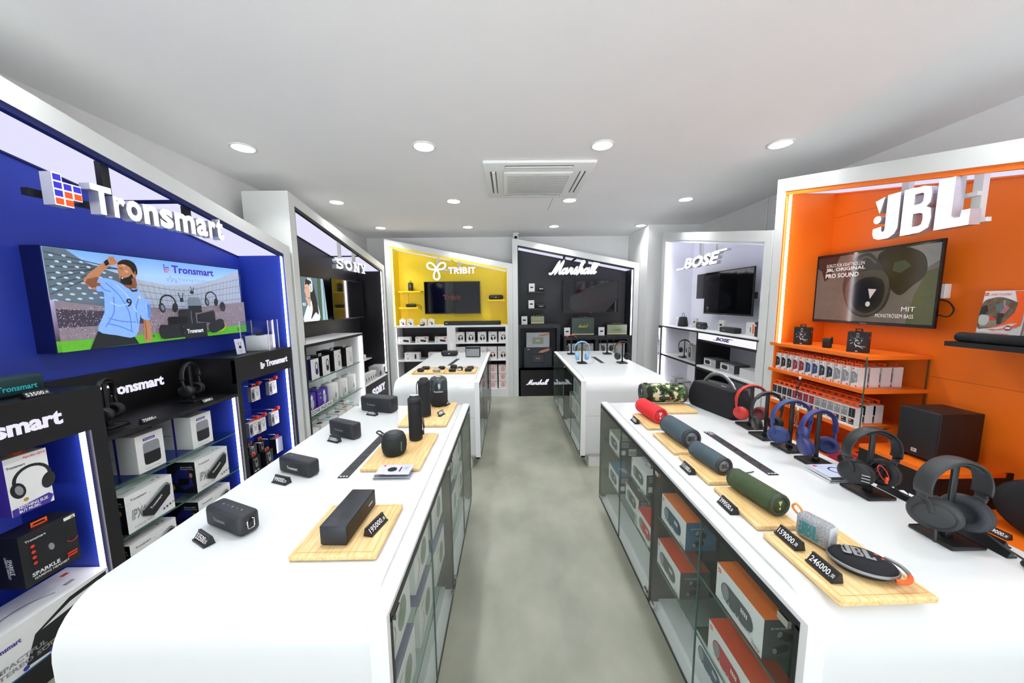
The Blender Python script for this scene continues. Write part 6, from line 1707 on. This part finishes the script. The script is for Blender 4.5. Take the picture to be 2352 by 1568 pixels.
# boombox with steel handle
r = thing('boombox', 'large black boombox speaker with a steel arched handle', 'speaker', (1.375, 2.185, TOPZ), -1.37)
prof = [(-.2, .05), (-.185, .015), (-.14, .0), (.14, .0), (.185, .015), (.2, .05), (.193, .1), (.165, .155), (.13, .178), (-.13, .178), (-.165, .155), (-.193, .1)]
b = MB()
NV = P('navy_black_cloth', '#12141b', .85, noise=.25, scale=450, bump=.4)
sm = spline(prof, 4, True)
rings = []
for (y, s_) in ((-.07, .90), (-.066, .97), (-.05, 1.0), (.05, 1.0), (.066, .97), (.07, .90)):
    rings.append([(x * s_, y, .088 + (z - .088) * s_) for x, z in sm])
n = len(sm); vs = [p for q in rings for p in q]
fs = [(i * n + k, i * n + (k + 1) % n, (i + 1) * n + (k + 1) % n, (i + 1) * n + k) for i in range(5) for k in range(n)] + [tuple(range(n))[::-1], tuple(5 * n + k for k in range(n))]
b.add(vs, fs, NV, True); b.build('fabric_body', r)
MB().rbox(-.115, .115, -.035, .035, .168, .182, .012, BLACKM, 3).build('top_panel', r)
MB().tube(spline([(-.125, 0, .168), (-.10, 0, .202), (-.055, 0, .235), (0, 0, .247), (.055, 0, .235), (.10, 0, .202), (.125, 0, .168)], 5), .01, STEEL, 12, flat=(.007, .013, (0, 1, 0))).build('handle', r)
b = MB(); b.box(.05, .085, -.03, -.027, .181, .184, INKL); b.build('light_mark', r)
b = MB(); b.rbox(-.13, -.10, -.05, .05, 0, .006, .002, CHROME, 1); b.rbox(.10, .13, -.05, .05, 0, .006, .002, CHROME, 1); b.build('feet', r)
# grey block speaker with orange loop
r = thing('portable_speaker', 'small grey block speaker with teal letters and an orange cord loop', 'speaker', (.8925, .925, BZ + .0015), -PI / 2 + .32)
GYC2 = ramp_mat('grey_dotted_cloth', [(.35, '#6f7276'), (.5, '#9a9da1'), (.65, '#b5b8bb')], kind=(1, 1, 1), scale=420, rough=.8)
MB().rbox(-.0435, .0435, -.0205, .0205, 0, .0745, .014, GYC2, 4, 'xyz').build('fabric_body', r)
MB().rbox(.040, .0455, -.016, .016, .006, .069, .0024, P('pale_grey_rubber', '#c3c6c8', .5), 2).build('end_panel', r)
a = MB(T(.0458, 0, 0) @ RZ(PI / 2)); a.quad(-.003, .003, .014, .022, P('amber', '#d8a53a', .4)); [a.ell(0, .046 + i * .006, .0015, .0018, INKG, 8) for i in range(3)]; a.build('end_marks', r)
a = MB(T(0, -.0208, 0)); jbl(a, -.031, .020, .014, .056, 0, .001, P('teal_letters', '#3f8f93', .5)); a.build('logo_letters', r)
a = MB(T(0, 0, .0748) @ RX(-PI / 2)); [a.stroke([(-.02 + i * .02, -.003), (-.014 + i * .02, .003)], .0012, INKR) for i in range(3)]; a.build('top_buttons', r)
MB().tube(spline([(-.040, .004, .052), (-.056, .004, .058), (-.066, .004, .07), (-.058, .004, .083), (-.046, .004, .078), (-.038, .004, .068)], 4), .0033, P('orange_cord', '#e9953d', .6, noise=.2, scale=30), 8).build('cord_loop', r)
# oval clip speaker
r = thing('portable_speaker', 'oval black clip speaker with grey letters and an orange-tipped handle', 'speaker', (.925, .822, BZ), -.55)
MB(T(0, 0, .0)).lathe([(.03, 0), (.045, .003), (.054, .012), (.056, .02), (.052, .03), (.038, .039), (.015, .043), (.001, .0435)], NV, 36, sx=1.22, sy=.92).build('fabric_body', r)
MB().lathe([(.0555, .015), (.0585, .018), (.0585, .0215), (.0555, .024)], GREYM, 36, sx=1.22, sy=.92, cap=False).build('edge_band', r)
a = MB(T(-.008, .0, .0438) @ RX(-PI / 2 + .0)); jbl(a, -.034, .030, -.018, .02, 0, .001, INKG); a.build('logo_letters', r)
b = MB(); b.tube([(.052 + .034 * math.cos(a_), .046 * math.sin(a_), .021) for a_ in [math.radians(q) for q in range(-95, 96, 12)]], .0045, GREYM, 8)
b.build('carabiner_handle', r)
b = MB(); b.tube([(.052 + .034 * math.cos(a_), .046 * math.sin(a_), .021) for a_ in [math.radians(q) for q in range(-95, 0, 12)]], .0056, INKO, 8); b.build('orange_grip', r)
a = MB(T(.03, .012, .0405) @ RX(-PI / 2)); a.stroke([(-.004, .006), (.003, .009), (.001, .002)], .0016, INKO, True); a.stroke([(.006, -.012), (.012, -.006)], .002, INKO); a.stroke([(.006, -.006), (.012, -.012)], .002, INKO); a.build('top_buttons', r)
for d_, x, y, l in (('195000', .757, 1.995, 'beside the red speaker'), ('151000', .762, 1.392, 'beside the smaller slate speaker'), ('399500', .763, 1.122, 'beside the army green speaker')):
    price_tag(d_, f'price tag {d_} {l}', (x, y, TOPZ), -PI / 2)
price_tag('159000', 'price tag 159000 on the nearest right bamboo board, beside the grey block speaker', (.818, .925, BZ + .002), -PI / 2)
price_tag('246000', 'price tag 246000 on the nearest right bamboo board, beside the oval clip speaker', (.816, .812, BZ + .002), -PI / 2)

# ------------------------------------------------------------------ stands and headphones
def mk_stand(h):
    def f(r):
        MB().rbox(-.0525, .0525, -.056, .056, 0, .009, .004, BLACKP, 3).build('base_tray', r)
        b = MB(); t_ = .0022
        pts = [(-.05, -.053), (.05, -.053), (.05, .053), (-.05, .053)]
        b.tube([(x, y, .0095) for x, y in pts], t_, BLACKP, 6, closed=True); b.build('tray_rim', r)
        MB().rbox(-.013, .013, -.009, .009, .006, .03, .003, BLACKP, 2).build('post_foot', r)
        MB().rbox(-.0095, .0095, -.004, .004, .02, h, .002, BLACKP, 2).build('post', r)
        b = MB(); b.tube([(x, 0, h + .004 - 9 * x * x) for x in (-.03, -.02, -.01, 0, .01, .02, .03)], .004, BLACKP, 8, flat=(.003, .014, (0, 0, 1))); b.build('cradle', r)
    return f
def headphones(r, m_band, m_cup, m_pad, top=.245, R=.078, cupR=.036, cupT=.022, drop=.165, bw=.014, tilt=.12, twist=(0, 0), pads=None, yoke='arm', bt=.0045, extra=None, cxf=.62):
    """local origin at the stand foot; band top at z=top"""
    cz = top - R
    pts = [(R * 1.0 * math.cos(math.radians(a)), 0, cz + R * math.sin(math.radians(a))) for a in range(-14, 195, 8)]
    MB().tube(pts, .01, m_band, 12, flat=(bt, bw, (0, 1, 0)) if False else (bw, bt, (0, 1, 0))).build('headband', r)
    ip = [((R - bt * 1.4) * math.cos(math.radians(a)), 0, cz + (R - bt * 1.4) * math.sin(math.radians(a))) for a in range(40, 141, 10)]
    MB().tube(ip, .01, m_pad, 10, flat=(bw * .8, bt * .8, (0, 1, 0))).build('band_cushion', r)
    for s_ in (-1, 1):
        ex = s_ * R * math.cos(math.radians(14)) 
        ez = cz - R * math.sin(math.radians(14))
        cx, czz = s_ * (R * cxf), top - drop
        A = T(cx, 0, czz) @ RZ(twist[0 if s_ < 0 else 1]) @ RY(s_ * (PI / 2 + tilt))    # lathe axis outward
        MB().tube(spline([(ex, 0, ez + .008), (ex * 1.02, 0, ez - .01), (s_ * (R * cxf + cupT * 1.3), -.004, czz + cupR * .8), (s_ * (R * cxf + cupT * .95), -.006, czz + cupR * .1)], 5), .01, m_cup, 8, flat=(bw * .62, .004, (0, 1, 0))).build('yoke', r)
        b = MB(A)
        b.lathe([(cupR * .96, -.003), (cupR, .002), (cupR, cupT * .45), (cupR * .92, cupT * .75), (cupR * .7, cupT * .95), (cupR * .3, cupT), (.001, cupT)], m_cup, 28, sy=1.08)
        e = b.build('ear_cup', r)
        b = MB(A)
        b.lathe([(cupR * .93, 0), (cupR * .97, -.006), (cupR * .92, -.014), (cupR * .72, -.019), (cupR * .52, -.015), (cupR * .48, -.006), (.001, -.004)], m_pad, 28, sy=1.08)
        b.build('ear_cushion', e)
        if extra: extra(e, A, s_, cupR, cupT)
NVB, NVP = P('navy_blue_plastic', '#2c3f78', .42, noise=.05), P('navy_cushion', '#26346a', .65, noise=.08)
NVB2 = P('deep_blue_plastic', '#28306e', .42, noise=.05); NVP2 = P('deep_blue_cushion', '#20275c', .65)
RDP, RDK = P('red_plastic', '#c8322b', .38, noise=.04), P('wine_cushion', '#6e2c30', .65, noise=.08)
BKP, BKK = P('black_headphone_plastic', '#1c1e20', .42, noise=.06), P('black_cushion', '#1a1b1d', .7, noise=.1)
GHP, GHK = P('graphite_headset', '#2c2f31', .5, noise=.06), P('graphite_cushion', '#33373d', .75, noise=.2, scale=200, bump=.2)
ST = [(1.388, 1.895, 'first'), (1.36, 1.742, 'second'), (1.368, 1.594, 'third'), (1.362, 1.443, 'fourth'), (1.345, 1.205, 'fifth'), (1.325, .955, 'sixth')]
HB = ['red', 'black slim', 'steel blue', 'deep blue', 'black corded', 'graphite']
for (x, y, o_), hb in zip(ST, HB):
    put('stand', mk_stand(.232), 'headphone_stand', f'black headphone stand under the {hb} headphones, {o_} from the far end', 'stand', (x, y, TOPZ), 0, 'black headphone stands on the near right counter')
def hp(label, x, y, rz, *a, name='headphones', z=TOPZ, **k):
    r = thing(name, label, 'headphones', (x, y, z), rz)
    headphones(r, *a, **k)
    return r
def rim(m):
    def f(e, A, s_, cr, ct):
        b = MB(A); b.lathe([(cr * .80, ct * .9), (cr * .76, ct * 1.04), (cr * .70, ct * .98)], m, 28, cap=False, sy=1.08); b.build('cup_ring', e)
    return f
hp('red over-ear headphones on the farthest stand of the right counter', 1.388, 1.895, -.1, RDP, RDP, RDK, R=.085, cupR=.038, twist=(.6, .35), drop=.165, extra=rim(RDP))
hp('slim black over-ear headphones on the second stand of the right counter', 1.36, 1.742, .05, BKP, BKP, BKK, R=.084, cupR=.034, cupT=.018, bw=.011, twist=(-.3, .4), extra=rim(BKP), drop=.168)
hp('steel blue over-ear headphones on the third stand of the right counter', 1.368, 1.594, -.08, NVB, NVB, NVP, R=.089, cupR=.042, bw=.016, twist=(.95, -.5), drop=.172, extra=rim(NVB))
hp('deep blue on-ear headphones on the fourth stand of the right counter', 1.362, 1.443, .1, NVB2, NVB2, NVP2, R=.086, cupR=.038, bw=.013, twist=(-.3, .85), drop=.165)
def rimx(e, A, s_, cr, ct):
    b = MB(A)
    for i in range(6):
        b.box(cr * -.55 + i * .006, cr * -.55 + i * .006 + .003, -cr * .8, -cr * .35, ct * .9, ct * 1.03, INKL if i % 2 else NEARB)
    b.build('cup_vents', e)
def mic(r, s_, pts, rr=.0022, head=.008):
    b = MB(); b.tube(spline(pts, 5), rr, BKP, 6); b.build('mic_boom', r)
    MB(T(*pts[-1])).lathe([(.001, -head), (head * .8, -head * .6), (head, 0), (head * .8, head * .6), (.001, head)], BKK, 14).build('mic_head', r)
r = hp('black corded gaming headset with a bundled cable on the fifth stand of the right counter', 1.345, 1.205, -.12, BKP, BKP, BKK, R=.086, cupR=.049, cupT=.024, bw=.024, bt=.0055, drop=.168, twist=(.75, .35), cxf=.5, top=.25, extra=rimx, name='gaming_headset')
mic(r, 1, [(.06, -.02, .055), (.07, -.05, .03), (.10, -.075, .022), (.125, -.085, .022)])
random.seed(9)
b = MB()
for k in range(5):
    b.tube(spline([(.0 + .02 * math.cos(t) + k * .002, -.02 - .006 * k, .10 + .03 * math.sin(t + k)) for t in [i * .9 for i in range(9)]], 4), .0017, BLACKP if k < 4 else INKR, 5)
b.rbox(.02, .028, -.045, -.037, .06, .085, .003, INKO, 2)
b.build('bundled_cable', r)
r = hp('large graphite gaming headset with a boom microphone on the nearest stand of the right counter', 1.325, .955, -.05, GHP, GHP, GHK, R=.086, cupR=.053, cupT=.026, bw=.026, bt=.006, drop=.168, twist=(.75, .3), cxf=.5, top=.252, name='gaming_headset', extra=rim(BKP))
mic(r, 1, [(.055, -.04, .05), (.065, -.08, .03), (.075, -.11, .018), (.07, -.118, .012)], .003, .0105)
MB().tube([(-.07, -.03, .05), (-.072, -.035, .012)], .004, BKP, 6).build('cable_plug', r)
# far right counter: four stands with headphones
for (x, y, l, m, m2, kk) in ((.866, 4.72, 'black headphones with a red band', BKP, BKK, dict(R=.09)), (.862, 4.0, 'light blue headphones', P('light_blue_plastic', '#8cc4ea', .4), P('light_blue_cushion', '#7fb6dd', .6), dict(R=.088, bt=.006)), (1.362, 4.70, 'thin-banded black headphones', BKP, BKK, dict(R=.092, bt=.003)), (1.335, 3.98, 'black headphones turned sideways', BKP, BKK, dict(R=.09, twist=(.4, .5)))):
    put('standF', mk_stand(.24), 'headphone_stand', f'black headphone stand under the {l} on the far right counter', 'stand', (x, y, TOPZ), 0, 'headphone stands on the far right counter')
    rr_ = hp(l + ' on a stand on the far right counter', x, y, -.05 if y < 4.3 else 0, m, m, m2, top=.262, drop=.18, cupR=.042, **kk)
    if 'red band' in l:
        MB().tube([(.0905 * math.cos(math.radians(a)), 0, .172 + .0935 * math.sin(math.radians(a))) for a in range(40, 141, 8)], .01, P('red_band', '#d3222c', .4), 10, flat=(.0155, .005, (0, 1, 0))).build('red_band_cover', rr_)
    if 'light blue' in l:
        MB().tube(spline([(.05, -.02, .05), (.1, -.03, .07), (.13, -.02, .03), (.12, -.03, .004), (.07, -.05, .004)], 5), .002, m, 6).build('cable', rr_)
# far left counter
r = thing('portable_speaker', 'black pill speaker at the far edge of the far left counter', 'speaker', (-.83, 4.66, TOPZ), -.02); pill(r, .235, .075, .08, BLACKM)
r = thing('guitar_amplifier', 'small silver-grilled amplifier speaker on the far left counter', 'speaker', (-.493, 4.56, TOPZ), -.02)
MB().rbox(-.098, .098, 0, .08, 0, .138, .012, BLACKP, 3).build('cabinet', r); MB().box(-.088, .088, -.002, .003, .012, .112, P('silver_grille', '#8f9296', .5, noise=.3, scale=500, bump=.4)).build('front_grille', r)
a = MB(T(0, -.0024, 0)); a.stroke(spline([(-.07, .085), (-.06, .1), (-.055, .088), (-.045, .1), (-.035, .095)], 4), .003, INK); a.build('script_logo', r); MB().box(-.085, .085, .02, .06, .138, .142, GREYM).build('control_panel', r)
for x, w_, l in ((-.845, .33, 'left'), (-.512, .315, 'right')):
    r = thing('wooden_tray', f'shallow bamboo tray of earbud cases, {l} one on the far left counter', 'tray', (x, 3.61, TOPZ), 0, 'bamboo trays on the far left counter')
    MB().rbox(-w_ / 2, w_ / 2, -.145, .145, 0, .01, .004, BAMBOO, 2).build('tray_floor', r)
    b = MB(); b.box(-w_ / 2, w_ / 2, -.145, -.135, .008, .02, BAMBOO); b.box(-w_ / 2, w_ / 2, .135, .145, .008, .02, BAMBOO); b.box(-w_ / 2, -w_ / 2 + .01, -.135, .135, .008, .02, BAMBOO); b.box(w_ / 2 - .01, w_ / 2, -.135, .135, .008, .02, BAMBOO); b.build('tray_rim', r)
def case(w, d, h, m):
    def f(r):
        MB().rbox(-w / 2, w / 2, -d / 2, d / 2, 0, h, min(w, d, h) * .42, m, 3).build('shell', r)
        MB().rbox(-w / 2 - .0004, w / 2 + .0004, -d / 2 - .0004, d / 2 + .0004, h * .58, h * .61, .0004, NEARB, 1).build('lid_seam', r)
    return f
for i, (x, y, w_, h_, m, l) in enumerate(((-.935, 3.55, .07, .04, BLACKM, 'round black case, front left of the left tray'), (-.915, 3.69, .085, .034, BLACKM, 'flat black case, rear left of the left tray'), (-.765, 3.535, .08, .036, P('clear_grey_case', '#a8a9a4', .3), 'pale grey case, front right of the left tray'), (-.74, 3.68, .07, .036, BLACKM, 'black case, rear right of the left tray'), (-.60, 3.53, .075, .034, BLACKM, 'black case, front left of the right tray'), (-.61, 3.69, .075, .05, BLACKM, 'tall black case, rear left of the right tray'), (-.528, 3.6, .06, .045, BLACKM, 'black case with a white face in the middle of the right tray'), (-.435, 3.55, .075, .036, BLACKM, 'black case, front right of the right tray'), (-.425, 3.67, .075, .036, P('dark_grey_case', '#33353a', .4), 'dark grey case, rear right of the right tray'))):
    r = thing('earbud_case', l, 'earbud case', (x, y, TOPZ + .0105), .1 * (i % 3 - 1), 'earbud cases on bamboo trays'); case(w_, .05, h_, m)(r)
    if 'white face' in l: MB().box(-.018, .018, -.0265, -.0255, .008, .028, INKW).build('white_face', r)
# recess headphones in the blue booth cabinet
for (y, l) in ((1.80, 'left'), (2.29, 'right')):
    put('standF', None, 'headphone_stand', f'black headphone stand in the {l} part of the black recess', 'stand', (-2.16, y, .9575), PL, 'headphone stands in the black recess')
    hp(f'black headphones on the {l} stand in the black recess', -2.16, y, PL + (.5 if l == 'left' else .25), BKP, BKP, BKK, top=.262, drop=.185, R=.086, cupR=.042, z=.9575)
put('standF', None, 'headphone_stand', 'black headphone stand on the white booth shelf', 'stand', (2.34, 4.5, .8405), PR)
hp('black headphones on a stand on the left shelf of the white booth', 2.34, 4.5, PR + .9, BKP, BKP, BKK, top=.2, drop=.14, R=.07, cupR=.034, z=.8405 + .04)
